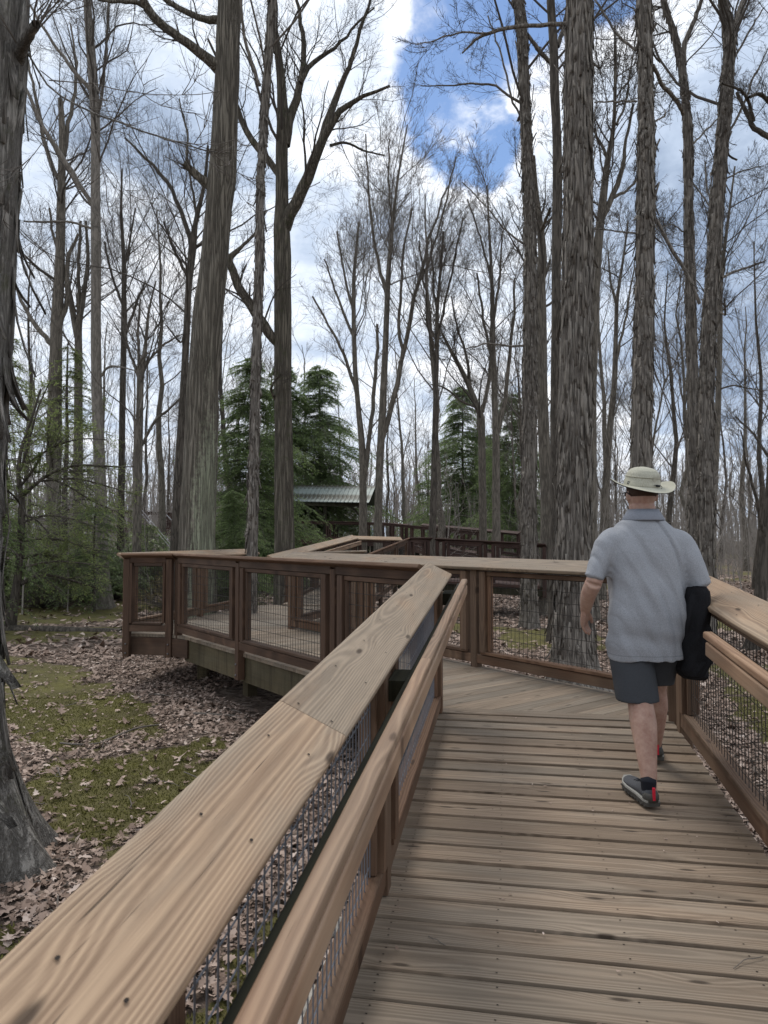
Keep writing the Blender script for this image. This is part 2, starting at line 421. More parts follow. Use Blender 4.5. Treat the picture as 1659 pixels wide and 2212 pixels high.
# ------------------------------------------------------------------ ground
def axis_pts(lo, hi, step, far):
    a = list(np.arange(lo, hi, step)); q = step; x = hi
    R_ = []
    while x < far: R_.append(x); q *= 1.25; x += q
    L_ = []; q = step; x = lo
    while x > -far: q *= 1.25; x -= q; L_.append(x)
    return np.array(L_[::-1]+a+R_)
def build_ground():
    xs = axis_pts(-12, 11, .11, 500); ys = axis_pts(-1, 24, .12, 600)
    X, Y = np.meshgrid(xs, ys); Z = gz(X, Y)
    nx, ny = len(xs), len(ys)
    i = np.arange(ny-1)[:, None]*nx+np.arange(nx-1)[None, :]
    Fq = np.stack([i, i+1, i+nx+1, i+nx], -1).reshape(-1, 4)
    ms = mossf(X, Y).ravel()
    me = npmesh('ground', np.stack([X, Y, Z], -1).reshape(-1, 3), Fq, ms, True)
    m, q, b = mat('forest_floor', .95)
    a = q.new('ShaderNodeAttribute', attribute_name='tone').outputs['Fac']
    t = q.new('ShaderNodeTexCoord').outputs['Object']
    n1 = q.noise(t, 26., 8, .7); n2 = q.noise(t, 2.2, 5, .6); n3 = q.noise(t, 95., 4, .7)
    v = q.new('ShaderNodeTexVoronoi', i_Scale=17., i_Vector=t); vcol = q.new('ShaderNodeSeparateColor', i_0=v.outputs['Color']).outputs[0]
    lit = q.ramp(q.m('ADD', q.m('MULTIPLY', vcol, .55), q.m('MULTIPLY', n1, .45)), [(.2, (.05, .035, .026)), (.5, (.15, .108, .082)), (.8, (.30, .235, .19))])
    lit = q.mix(q.mr(n2, .4, .65, 0., .55), lit, (.055, .04, .03))
    mo = q.ramp(q.m('ADD', q.m('MULTIPLY', n3, .5), q.m('MULTIPLY', n2, .5)), [(.3, (.045, .036, .017)), (.48, (.105, .095, .028)), (.7, (.185, .172, .046))])
    mk = q.mr(q.m('ADD', a, q.m('ADD', q.m('MULTIPLY', q.m('SUBTRACT', n1, .5), 1.6), q.m('MULTIPLY', q.m('SUBTRACT', n2, .5), 1.6))), .3, .6, 0., .9)
    q.put(b.inputs['Base Color'], q.mix(mk, lit, mo))
    bp = q.new('ShaderNodeBump', i_Strength=1., i_Distance=.03, i_Height=q.m('ADD', n1, q.m('MULTIPLY', n3, .4)))
    q.put(b.inputs['Normal'], bp.outputs[0])
    o = link('ground', me, m); tag(o, 'forest floor of dead leaves and moss', kind='structure')
build_ground()
# pale gravel path seen beyond the walkways
px = [lev(a, b_, GZ+.12) for a, b_ in ((960, 1206), (1110, 1206), (1130, 1217), (940, 1217))]
me = bpy.data.meshes.new('path'); me.from_pydata([tuple(p) for p in px], [], [(0, 1, 2, 3)]); me.update()
tag(link('path', me, flat('pale_gravel', (.42, .38, .32), .9, var=.1, sc_=6.)), 'pale gravel path beyond the far walkway', kind='structure')

# ------------------------------------------------------------------ decks
LV, RV = -.55, 1.11         # deck edges across the ramp
def rz(u): return A0+S*u
UE = 5.36                    # top of the ramp
PT = .146
def deck_ramp():
    root = empty('ramp_deck', uv(2.5, .3, 0), 'sloping deck of crosswise planks leading up from the camera', kind='structure')
    pos = [4.793-PT*k for k in range(-3, 40)]
    pos = [p for p in pos if p > -.9]
    for u in pos:
        # joints measured at the left edge: plank spans u..u+PT
        c = u+PT/2
        if c+PT/2 > UE+.05: continue
        jit = rnd.uniform(-.0015, .0015)
        p0 = uv(c, LV+rnd.uniform(-.004, .004), rz(c)-.019+jit); p1 = uv(c, RV+rnd.uniform(-.003, .003), rz(c)-.019+jit)
        L = np.linalg.norm(p1-p0)
        var = rnd.randrange(5)
        rs = random.Random(var)
        scr = []
        for xx in (-L/2+.10, -L/2+.50, -L/2+.95, L/2-.30, L/2-.07):
            for yy in ((-.045, 0., .045) if xx < -L/2+.2 else (-.043, .043)):
                scr.append((round(xx+rs.uniform(-.006, .006), 3), round(yy+rs.uniform(-.004, .004), 3)))
        o = board('plank', p0, p1, PT-.0028, .038, M['deck'], root, r=.0014, seg=1, screws=tuple(scr))
    for v in (LV+.06, .28, RV-.06):
        board('joist', uv(-1., v, rz(-1)-.14), uv(UE, v, rz(UE)-.14), .04, .19, M['fascia'], root)
    board('joist', uv(-1., RV-.015, rz(-1)-.09), uv(UE, RV-.015, rz(UE)-.09), .03, .10, M['brownl'], root)
deck_ramp()
P0 = np.array([.45, 5.29]); WD = np.array([-.6, .8]); ND = np.array([.8, .6])
def tn(t, n): return P0+WD*t+ND*n
DN = 1.50
def deck_leg2():
    root = empty('landing_deck', (*tn(2, .7), 0), 'level landing of planks turning left at the top of the ramp', kind='structure')
    k = 0
    t = -1.35
    u0 = UE+.02
    while t < 4.93:
        a, b_ = t+.0018, t+PT-.0018
        poly = [tuple(tn(a, -.03)), tuple(tn(a, DN+.03)), tuple(tn(b_, DN+.03)), tuple(tn(b_, -.03))]
        poly = clip(poly, UU, u0) if t < 1.2 else poly
        poly = clip(poly, -VV, -1.11)
        if len(poly) >= 3:
            j = rnd.uniform(-.001, .001)
            polyplank('plank', [(p[0], p[1], j) for p in poly], 0, .038, M['deckland'], root, ND)
        t += PT
    # fascia along the outer edge of the leg and its support posts
    a = tn(-.0, .02); b_ = tn(5.10, .02)
    board('fascia', (*a, -.185), (*b_, -.185), .04, .285, M['fascia'], root)
    a = tn(-1.0, DN-.02); b_ = tn(4.9, DN-.02)
    board('fascia', (*a, -.185), (*b_, -.185), .04, .285, M['fascia'], root)
    for n_ in (.4, .8, 1.15):
        board('joist', (*tn(.1, n_), -.16), (*tn(4.9, n_), -.16), .04, .22, M['black'], root)
    for (t_, n_) in ((4.2, .5), (2.2, .3), (.6, .3), (4.2, 1.2), (2.2, 1.2), (.6, 1.2)):
        p = tn(t_, n_); post('support_post', p, GZ-.2, -.28, .14, .14, M['fascia'], root, WD)
M['deckland'] = wood('landing_deck_wood', (.12, .088, .06), (.28, .215, .155), (.25, .208, .16), .8, .0095, .9, .9, .75, .7, .3)
deck_leg2()
PLAT = [(-3.50, 9.60), (-2.87, 9.47), (-2.53, 9.25), (-1.31, 10.18), (-.40, 13.15), (-2.0, 13.7), (-2.45, 13.6), (-3.05, 11.6)]
def plank_poly(root, poly, axis, zf, m, y0, y1, pitch=PT):
    nrm = (-axis[1], axis[0]); t = y0
    while t < y1:
        q = clip(clip(poly, nrm, t+.003), (-nrm[0], -nrm[1]), -(t+pitch-.003))
        if len(q) >= 3:
            polyplank('plank', [(a, b_, zf(a, b_)) for a, b_ in q], 0, .038, m, root, axis)
        t += pitch
root = empty('turnaround_deck', (-2.2, 11.2, 0), 'level turnaround deck at the left end of the walkway', kind='structure')
zf0 = lambda x, y: -.0*max(0, y-10)
plank_poly(root, PLAT, (1, 0), zf0, M['deckgrey'], 9.2, 13.8)
for i in range(len(PLAT)):
    a, b_ = PLAT[i], PLAT[(i+1) % len(PLAT)]
    if i in (2,): continue
    k_ = .985 if i < 2 else 1.
    board('fascia', (a[0], a[1], -.16), (b_[0], b_[1], -.16), .04, .235, M['brown'] if i in (0, 1, 7) else M['fascia'], root)
for p in ((-2.55, 10.1), (-2.8, 11.5), (-1.7, 10.6), (-.8, 12.6), (-2.1, 13.2)):
    post('support_post', p, GZ-.2, -.1, .14, .14, M['fascia'], root, (1, 0))
# third leg rising away from the turnaround
VA, VB = -4.27, -2.67
def z3(u): return -.085+.056*(u-12.8)
leg3 = [tuple(uv(u, v)[:2]) for u, v in ((13.05, VA), (12.85, VB), (18.5, VB), (19.1, VA))]
root = empty('rising_deck', uv(16, -3.5, 0), 'sloping plank walkway rising behind the landing railing', kind='structure')
plank_poly(root, leg3, tuple(VV), lambda x, y: z3(x*UU[0]+y*UU[1])+.1, M['deckgrey'], *sorted((12.8, 19.2)))

# ------------------------------------------------------------------ railings
def cap_screws(L):
    q = []; x = -L/2+.035
    while x < L/2-.02:
        for y in (-.055, .05): q.append((round(x+rnd.uniform(-.01, .01), 3), round(y+rnd.uniform(-.008, .008), 3), .0048))
        x += .41
    return tuple(q)
CAPT = R(26)
def railing(label, p0, p1, z0, z1, inn, posts, wood_, wirem=None, group=None, handrail=False, capm=None, pbot=-.28, ext=(0, 0), hext=(0, 0), bolts=False,
            capw=.212, pitch=.05, hp=.1, wr=.0026, span_lo=None, span_hi=None, capjoints=(), simple=False, mesh=True, cat='railing', stile=.085, k=1., gx=.045):
    """post centre line p0-p1 (plan), deck height z0..z1, inn=+1/-1 side of the walkway relative to left normal"""
    p0 = np.array(p0, float); p1 = np.array(p1, float); L = np.linalg.norm(p1-p0); e = (p1-p0)/L
    nn = np.array([-e[1], e[0]])*inn; sl_ = (z1-z0)/L
    def at(t, h, off=0.): q = p0+e*t+nn*off; return (q[0], q[1], z0+sl_*t+h*k)
    root = empty('boardwalk_railing', at(L/2, 0), label, cat, group)
    capm = capm or M['cap']; wirem = wirem or M['wired']
    up = Vector((-sl_*e[0], -sl_*e[1], 1)).normalized()
    # cap: tilted towards the walkway, split at joints
    cut = [-ext[0]]+list(capjoints)+[L+ext[1]]
    for a, b_ in zip(cut[:-1], cut[1:]):
        roll = CAPT*inn*(-1)
        board('cap_board', at(a+.0015, 1.02, .005), at(b_-.0015, 1.02, .005), capw, .040, capm, root, up=up, roll=roll, r=.010, seg=3, screws=cap_screws(b_-a))
    for t in posts:
        b0 = pbot
        post('post', at(t, 0)[:2], at(t, b0)[2], at(t, .995)[2], .088, .088, wood_, root, e)
        if bolts:
            for hb in (pbot+.05, pbot+.17):
                q = at(t, hb, -.048)
                me = _bc.get('bolt')
                if me is None:
                    bm_ = bmesh.new(); bmesh.ops.create_uvsphere(bm_, u_segments=10, v_segments=6, radius=.012); me = bpy.data.meshes.new('bolt'); bm_.to_mesh(me); bm_.free(); me.materials.append(M['bolt']); _bc['bolt'] = me
                link('bolt', me, None, root, q)
    ps = list(posts)
    if span_lo is not None: ps = [span_lo]+ps
    if span_hi is not None: ps = ps+[span_hi]
    for a, b_ in zip(ps[:-1], ps[1:]):
        x0, x1 = a+.046, b_-.046
        if x1-x0 < .3: continue
        board('top_rail', at(x0, .985, -.02), at(x1, .985, -.02), .038, .075, wood_, root, up=up)
        board('frame_rail', at(x0+.05, .925), at(x1-.05, .925), .066, .045, wood_, root, up=up)
        board('bottom_rail', at(x0-.02, .085), at(x1+.02, .085), .072, .09, wood_ if not capm == M['cap'] else wood_, root, up=up)
        board('frame_rail', at(x0+.05, .150), at(x1-.05, .150), .094, .034, wood_, root, up=up)
        for s_, xx in ((1, x0+gx), (-1, x1-gx)):
            c = xx+s_*stile/2
            board('stile', at(c, .16), at(c, .945), stile, .112, wood_, root, up=(nn[0], nn[1], 0))
            c2 = xx+s_*(stile+.02)
            if not simple: board('stile', at(c2, .17), at(c2, .90), .04, .055, wood_, root, up=(nn[0], nn[1], 0))
        if mesh:
            ma, mb = x0+gx+stile+.04, x1-gx-stile-.04
            vs_, fs = [], []
            def wire(q0, q1, sx, sy):
                q0 = np.array(q0)-np.array(root.location); q1 = np.array(q1)-np.array(root.location)
                c = len(vs_)
                for q in (q0, q1):
                    for i in range(4):
                        a_ = math.pi/2*i; vs_.append(tuple(q+np.array(sx)*math.cos(a_)*wr+np.array(sy)*math.sin(a_)*wr))
                for i in range(4): fs.append((c+i, c+(i+1) % 4, c+4+(i+1) % 4, c+4+i))
            n_ = max(2, int(round((mb-ma)/pitch)))
            e3 = (e[0], e[1], 0); n3 = (nn[0], nn[1], 0)
            for i in range(n_+1):
                t = ma+(mb-ma)*(i+.0)/n_; wb = rnd.uniform(-.002, .002)
                wire(at(t+wb, .165, .002), at(t-wb, .905, .002), e3, n3)
            h = .20
            while h < .9:
                wire(at(ma-.02, h, -.002), at(mb+.02, h+rnd.uniform(-.002, .002), -.002), (0, 0, 1), n3); h += hp
            me = bpy.data.meshes.new('wire_mesh'); me.from_pydata(vs_, [], fs); me.update(); me.materials.append(wirem)
            o = bpy.data.objects.new('wire_mesh', me); COL.objects.link(o); o.parent = root; o['kind'] = 'stuff'
    if handrail:
        hm = M['handrail'] if capm == M['cap'] else capm
        a, b_ = -hext[0], L+hext[1]
        cutj = [a]+[q for q in handrail if isinstance(handrail, tuple)]+[b_] if isinstance(handrail, tuple) else [a, b_]
        for c0, c1 in zip(cutj[:-1], cutj[1:]):
            board('handrail_top', at(c0+.001, .900, .178), at(c1-.001, .900, .178), .052, .040, hm, root, up=up, r=.010, seg=3)
        board('handrail_side', at(a, .842, .186), at(b_-.05, .842, .186), .040, .074, hm, root, up=up, r=.009, seg=3)
        board('handrail_back', at(a, .832, .136), at(b_-.02, .832, .136), .032, .110, M['black'], root, up=up)
        for t in posts:
            if t < .2: continue
            board('handrail_block', at(t-.09, .835, .088), at(t+.09, .835, .088), .085, .088, M['black'], root, up=up, r=.006)
    return root

# ramp left railing: posts at u = .85, 2.93, 5.27
a = uv(-1.25, -.535)[:2]; b_ = uv(5.30, -.535)[:2]
rl = railing('long weathered railing with inner handrail along the left of the ramp', a, b_, rz(-1.25), rz(5.30), -1, [.05, 2.10, 4.17, 6.53-.03], M['brownl'], M['wire'], None,
        handrail=(4.3, 6.1), pbot=.0, ext=(0, .08), hext=(0, .38), capjoints=(1.25+1.86,), pitch=.025*2, wr=.0023, hp=.1)
a = uv(-1.25, 1.140)[:2]; b_ = uv(5.12, 1.140)[:2]
rr_ = railing('weathered railing with handrail along the right of the ramp', a, b_, rz(-1.25), rz(5.12), 1, [.2, 2.35, 4.3, 6.32], M['brownl'], M['wired'], None,
        handrail=True, pbot=-.25, ext=(0, .15), hext=(0, -1.36), pitch=.05, wr=.0022)
# short return at the right corner then the landing's far rail, leg 2 both sides
railing('short rail at the corner just beyond the man', uv(5.28, 1.125)[:2], tn(-.95, DN-.02), 0, 0, 1, [.0], M['brownl'], None, None, pbot=-.2, mesh=False)
a = tn(-.92, DN-.03); b_ = tn(4.92, DN-.03)
railing('brown railing with wire panels across the far side of the landing', a, b_, 0, 0, 1, [.05, 2.10, 4.05, 5.80], M['brownl'], M['wired'], None, pbot=0, ext=(.12, .06), pitch=.05)
a = tn(-.02, -.05); b_ = tn(5.27, -.05)
railing('dark brown railing with bolted posts on the near side of the walkway leading left', a, b_, 0, 0, -1, [.12, 1.42, 3.37, 5.22], M['brown'], M['wired'], None, pbot=-.29, ext=(-.16, .06), bolts=True, capm=M['brownl'])
# end rails of the turnaround
railing('narrow end panel of railing facing the camera at the far left', (-2.79, 9.42), (-3.45, 9.49), 0, 0, -1, [.04, .62], M['brown'], M['wired'], None, pbot=-.29, ext=(.02, .02), bolts=True, capm=M['brownl'], stile=.035, simple=True, gx=.0)
railing('railing running away along the left edge of the turnaround', (-3.50, 9.60), (-2.50, 13.7), 0, 0, -1, [.08, 2.1, 4.15], M['brownl'], M['wired'], None, pbot=-.29, ext=(.04, .04))
railing('railing between the turnaround and the rising walkway', (-1.30, 10.22), (-.40, 13.15), 0, -.02, 1, [.06, 1.5, 3.0], M['brown'], M['wired'], None, pbot=-.1, ext=(0, 0))
# leg 3
a = uv(13.3, VA)[:2]; b_ = uv(19.45, VA)[:2]
railing('sloping railing with handrail on the left of the rising walkway', a, b_, z3(13.3), z3(19.45)+.01, -1, [.05, 2.0, 4.0, 6.1], M['brown'], None, None, pbot=-.2, handrail=True, simple=True, ext=(.9, .0))
a = uv(12.8, VB)[:2]; b_ = uv(18.45, VB)[:2]
railing('sloping railing on the right of the rising walkway', a, b_, z3(12.8)-.01, z3(18.45)-.01, 1, [.05, 1.9, 3.8, 5.6], M['brown'], None, None, pbot=-.2, simple=True, capm=M['brownl'])
pA = atd(764, 1159.5, 19.9); pB = atd(867, 1162, 20.4)
railing('short rail closing the top of the rising walkway', pA[:2], pB[:2], pA[2]-1.05, pB[2]-1.05, -1, [.05, 1.3], M['farwood'], None, None, simple=True, pbot=-.2, pitch=.075, wr=.003)
# leg 4
pA = atd(880, 1160.5, 19.0); pB = atd(932, 1160.5, 19.3)
railing('single dark panel of railing left of the gap in the third walkway', pA[:2], pB[:2], pA[2]-1.08, pB[2]-1.08, 1, [.04, .62], M['farwood'], None, None, simple=True, pbot=-.3, capm=M['farwood'], pitch=.075, wr=.003, stile=.06)
pA = atd(941, 1161.5, 19.6); pB = atd(1180, 1174, 18.2)
dL = np.linalg.norm(pB[:2]-pA[:2])
railing('dark railing of the third walkway ending behind the shaggy trunk', pA[:2], pB[:2], pA[2]-1.08, pB[2]-1.08, 1, [.05, .25, dL*.5-.1, dL*.5+.12, dL-.3, dL-.05], M['farwood'], None, None, simple=True, pbot=-.3, capm=M['farwood'], pitch=.075, wr=.003, stile=.07)
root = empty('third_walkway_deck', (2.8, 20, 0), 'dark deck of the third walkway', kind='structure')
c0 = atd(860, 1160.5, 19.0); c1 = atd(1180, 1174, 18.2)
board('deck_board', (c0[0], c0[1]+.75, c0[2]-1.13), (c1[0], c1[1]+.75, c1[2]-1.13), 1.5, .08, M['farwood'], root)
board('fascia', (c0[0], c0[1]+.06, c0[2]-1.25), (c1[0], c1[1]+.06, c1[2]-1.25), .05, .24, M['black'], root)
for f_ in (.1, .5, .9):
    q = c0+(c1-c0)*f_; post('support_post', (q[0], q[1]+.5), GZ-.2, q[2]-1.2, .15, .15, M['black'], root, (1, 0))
# far walkways
def far_run(label, pts, d_lab, deckw=1.8, sx=1.9, base=True, k=1., inn=1, capm=None):
    for i, ((xa, ya, da), (xb, yb, db)) in enumerate(zip(pts[:-1], pts[1:])):
        a = atd(xa, ya, da); b_ = atd(xb, yb, db); L = np.linalg.norm((b_-a)[:2]); n_ = max(1, round(L/sx))
        ps = [.05+(L-.1)*j/n_ for j in range(n_+1)]
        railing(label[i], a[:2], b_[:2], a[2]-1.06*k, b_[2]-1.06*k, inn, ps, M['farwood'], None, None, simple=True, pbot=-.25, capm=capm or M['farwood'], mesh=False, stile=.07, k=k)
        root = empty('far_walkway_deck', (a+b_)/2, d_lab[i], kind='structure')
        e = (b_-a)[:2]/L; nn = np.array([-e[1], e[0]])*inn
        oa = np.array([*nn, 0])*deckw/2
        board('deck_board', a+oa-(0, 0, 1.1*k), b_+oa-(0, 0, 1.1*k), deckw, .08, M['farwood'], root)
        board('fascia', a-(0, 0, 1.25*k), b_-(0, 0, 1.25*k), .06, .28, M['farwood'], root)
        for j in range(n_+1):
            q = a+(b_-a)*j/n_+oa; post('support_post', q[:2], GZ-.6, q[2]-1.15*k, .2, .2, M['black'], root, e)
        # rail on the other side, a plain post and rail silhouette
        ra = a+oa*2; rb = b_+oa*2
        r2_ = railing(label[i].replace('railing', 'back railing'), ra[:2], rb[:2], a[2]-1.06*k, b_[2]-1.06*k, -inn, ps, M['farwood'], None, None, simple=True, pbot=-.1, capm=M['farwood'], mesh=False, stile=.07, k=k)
far_run(['dark railing in front of the green roofed shelter', 'dark railing just right of the shelter posts', 'long dark railing descending right from the shelter'],
        [(560, 1124, 43), (788, 1128, 42), (848, 1131, 41), (1036, 1149, 29)], ['walkway deck in front of the shelter', 'walkway deck right of the shelter', 'walkway deck descending from the shelter'])
far_run(['dark railing of the raised walkway between the left trunks', 'dark railing of the raised walkway left of the big oak'],
        [(120, 1097, 44), (262, 1103, 44), (420, 1110, 43)], ['raised walkway deck between the left trunks', 'raised walkway deck left of the big oak'])
# ------------------------------------------------------------------ shelter
def shelter():
    d = 42.
    root = empty('roofed_shelter', atd(720, 1150, d), 'open timber shelter with a green metal roof over the far walkway', 'shelter')
    e1 = atd(797, 1085.5, d); e0 = atd(600, 1082, d+1.2)       # eave line right, left
    r1 = atd(811, 1050.5, d+1.9); r0 = atd(615, 1047.5, d+3.1)       # ridge
    roofm, q, b = mat('green_metal_roof', .45)
    t = q.new('ShaderNodeTexCoord').outputs['Object']
    lt = q.noise(t, .9, 6, .65, .5); dd = q.noise(t, 9., 4, .6)
    x_ = q.new('ShaderNodeSeparateXYZ', i_0=t).outputs[0]
    litter = q.mr(q.m('ADD', lt, q.mr(x_, 2.2, -3., -.16, .12)), .45, .55, 0., .95)
    q.put(b.inputs['Base Color'], q.mix(litter, q.mix(dd, (.15, .178, .165), (.25, .28, .262)), (.05, .045, .03)))
    b.inputs['Metallic'].default_value = .2
    n_ = 22
    back = (r1-e1)*np.array([1, 1, -1.])
    for k in range(n_):
        f0, f1 = k/n_, (k+1)/n_
        A, B, C, D = e0+(e1-e0)*f0, e0+(e1-e0)*f1, r0+(r1-r0)*f1, r0+(r1-r0)*f0
        for side in (0, 1):
            if side:
                bk = (r1-e1)*np.array([.3, 1., -1.]); A2, B2 = D+bk, C+bk
                quad = [D, C, B2, A2]
            else: quad = [A, B, C, D]
            vs_ = []
            c = sum(quad)/4
            rib = .035
            for p_ in quad: vs_.append(tuple(p_-c))
            for p_ in quad: vs_.append(tuple(p_-c-np.array([0, 0, .02])))
            s_ = (quad[1]-quad[0])/np.linalg.norm(quad[1]-quad[0])*.05; upv = np.array([0, 0, rib])
            base = len(vs_)
            for p_ in (quad[0], quad[3]):
                vs_ += [tuple(p_-c), tuple(p_-c+upv), tuple(p_-c+upv+s_), tuple(p_-c+s_)]
            fs = [(0, 1, 2, 3), (7, 6, 5, 4), (0, 4, 5, 1), (2, 6, 7, 3), (1, 5, 6, 2), (3, 7, 4, 0)]
            fs += [(base, base+4, base+5, base+1), (base+1, base+5, base+6, base+2), (base+2, base+6, base+7, base+3), (base, base+1, base+2, base+3), (base+7, base+6, base+5, base+4)]
            me = bpy.data.meshes.new('roof_sheet'); me.from_pydata(vs_, [], fs); me.update()
            link('roof_sheet', me, roofm, root, c)
    # eave beam, rafters, posts, braces
    dn = np.array([0, 0, .16])
    board('eave_beam', e0-dn, e1-dn-(e1-e0)*.06+(0, .4, 0), .16, .2, M['black'], root)
    board('ridge_beam', r0-dn, r1-dn, .16, .2, M['black'], root)
    for k in range(12):
        f = .97-k*.085; A = e0+(e1-e0)*f-(0, 0, .08); B = r0+(r1-r0)*f-(0, 0, .08)
        board('rafter', A, B, .08, .12, M['black'], root)
    for f in (.93, .52, .1):
        for back_ in (0, 1):
            q = e0+(e1-e0)*f+np.array([0, .4+back_*2.6, 0])
            post('post', q[:2], .8, q[2]-.1, .2, .2, M['black'], root, (1, 0))
            board('brace', q-(0, 0, 1.0), q+(-.75, 0, -.12), .1, .12, M['black'], root)
            if f > .9: board('brace', q-(0, 0, .75), q+(.0, 1.0*(1-2*back_), -.12), .1, .12, M['black'], root)
shelter()

# thin guy cables slanting down in front of the raised walkway
for k, (pa, pb) in enumerate((((296, 1098), (392, 1212)), ((303, 1098), (399, 1212)), ((360, 1112), (410, 1168)))):
    a = atd(*pa, 27); b_ = atd(*pb, 24)
    o = board('guy_cable', a, b_, .022, .022, flat('steel_cable', (.28, .29, .31), .5, .4) if k == 0 else bpy.data.materials['steel_cable'], None, r=.006)
    tag(o, ('left of the paired pale cables slanting down behind the walkway end', 'right of the paired pale cables slanting down behind the walkway end', 'short pale cable reaching the left side of the lichened oak')[k], 'cable')
# ------------------------------------------------------------------ trees
def tubes(P, Rr, sides):
    """P (n,k,3), Rr (n,k) -> V,F of open tubes"""
    n, k, _ = P.shape
    T = np.gradient(P, axis=1); T /= np.linalg.norm(T, axis=2, keepdims=True)+1e-9
    mT = T.mean(1); ref = np.where(np.abs(mT[:, 2:3]) > .8, np.array([[1., .1, 0.]]), np.array([[0., .1, 1.]]))
    A = np.cross(T, ref[:, None, :]); A /= np.linalg.norm(A, axis=2, keepdims=True)+1e-9
    B = np.cross(T, A)
    an = np.arange(sides)*2*np.pi/sides
    V = P[:, :, None, :]+Rr[:, :, None, None]*(A[:, :, None, :]*np.cos(an)[None, None, :, None]+B[:, :, None, :]*np.sin(an)[None, None, :, None])
    V = V.reshape(-1, 3)
    i = np.arange(n)[:, None, None]*k*sides+np.arange(k-1)[None, :, None]*sides+np.arange(sides)[None, None, :]
    j = np.arange(n)[:, None, None]*k*sides+np.arange(k-1)[None, :, None]*sides+((np.arange(sides)+1) % sides)[None, None, :]
    Fq = np.stack([i, j, j+sides, i+sides], -1).reshape(-1, 4)
    return V, Fq
def cat_mesh(name, parts, smooth=False, m=None):
    Vs, Fs, o = [], [], 0
    for V, Fq in parts:
        Vs.append(V); Fs.append(Fq+o); o += len(V)
    me = npmesh(name, np.concatenate(Vs), [np.concatenate(Fs)], None, smooth)
    if m: me.materials.append(m)
    return me
def resample(P, Rr, k):
    P = np.asarray(P, float); Rr = np.asarray(Rr, float)
    s_ = np.concatenate([[0], np.cumsum(np.linalg.norm(np.diff(P, axis=0), axis=1))]); t = np.linspace(0, s_[-1], k)
    # catmull-ish smoothing by blending neighbours
    Q = np.stack([np.interp(t, s_, P[:, i]) for i in range(3)], 1)
    if k > 6:
        for _ in range(2): Q[1:-1] = Q[1:-1]*.5+(Q[:-2]+Q[2:])*.25
    return Q, np.interp(t, s_, Rr)
def spawn(P, Rr, m, t0, t1, a0, a1, lenf, rf, k, up, wig, rg, minr=.002, lenmin=0.):
    """children of polylines: returns (n*m,k,3),(n*m,k)"""
    n, kp, _ = P.shape
    ti = rg.uniform(t0, t1, (n, m)); idx = np.clip((ti*(kp-1)).astype(int), 0, kp-2); fr = ti*(kp-1)-idx
    ar = np.arange(n)[:, None]
    base = P[ar, idx]*(1-fr[..., None])+P[ar, idx+1]*fr[..., None]
    br = Rr[ar, idx]*(1-fr)+Rr[ar, idx+1]*fr
    T = P[ar, idx+1]-P[ar, idx]; T /= np.linalg.norm(T, axis=2, keepdims=True)+1e-9
    rnd3 = rg.normal(size=(n, m, 3)); perp = rnd3-T*(rnd3*T).sum(2, keepdims=True); perp /= np.linalg.norm(perp, axis=2, keepdims=True)+1e-9
    ang = rg.uniform(a0, a1, (n, m))[..., None]
    D = T*np.cos(ang)+perp*np.sin(ang)
    plen = np.linalg.norm(np.diff(P, axis=1), axis=2).sum(1)[:, None]
    ln = np.maximum(plen*lenf*(1.15-.75*ti)*rg.uniform(.6, 1.3, (n, m)), lenmin)
    q = n*m; base = base.reshape(q, 3); D = D.reshape(q, 3); ln = ln.reshape(q); br = br.reshape(q)*rf
    br = np.maximum(br, minr)
    out_ = np.zeros((q, k, 3)); out_[:, 0] = base; cur = D
    st = (ln/(k-1))[:, None]
    for i in range(1, k):
        cur = cur+rg.normal(size=(q, 3))*wig; cur[:, 2] += up
        cur /= np.linalg.norm(cur, axis=1, keepdims=True); out_[:, i] = out_[:, i-1]+cur*st
    rr = br[:, None]*np.linspace(1, .25, k)[None, :]
    return out_, np.maximum(rr, minr*.6)
def crown_from(L, rg, dens=1., lenscale=1., up=.05, fine=.0035, t0=.25, levels=3, wig=.13):
    """L list of (P(k,3),R(k)) limbs -> list of (V,F)"""
    parts = []
    P = np.stack([resample(p, r_, 12)[0] for p, r_ in L]); Rr = np.stack([resample(p, r_, 12)[1] for p, r_ in L])
    c1, r1 = spawn(P, Rr, int(7.5*min(dens, 1.5)), t0, .98, .40, .95, .52*lenscale, .24, 9, up, wig, rg, fine*1.6, .5)
    parts.append(tubes(c1, r1, 4))
    c2, r2 = spawn(c1, r1, int(6*min(dens, 1.2)), .15, .98, .4, .95, .55, .45, 6, up, wig*1.2, rg, fine*1.1)
    parts.append(tubes(c2, r2, 3))
    if levels > 2:
        c3, r3 = spawn(c2, r2, 5, .2, .98, .4, 1.0, .62, .6, 4, up*.6, wig*1.4, rg, fine)
        parts.append(tubes(c3, r3, 3))
    return parts

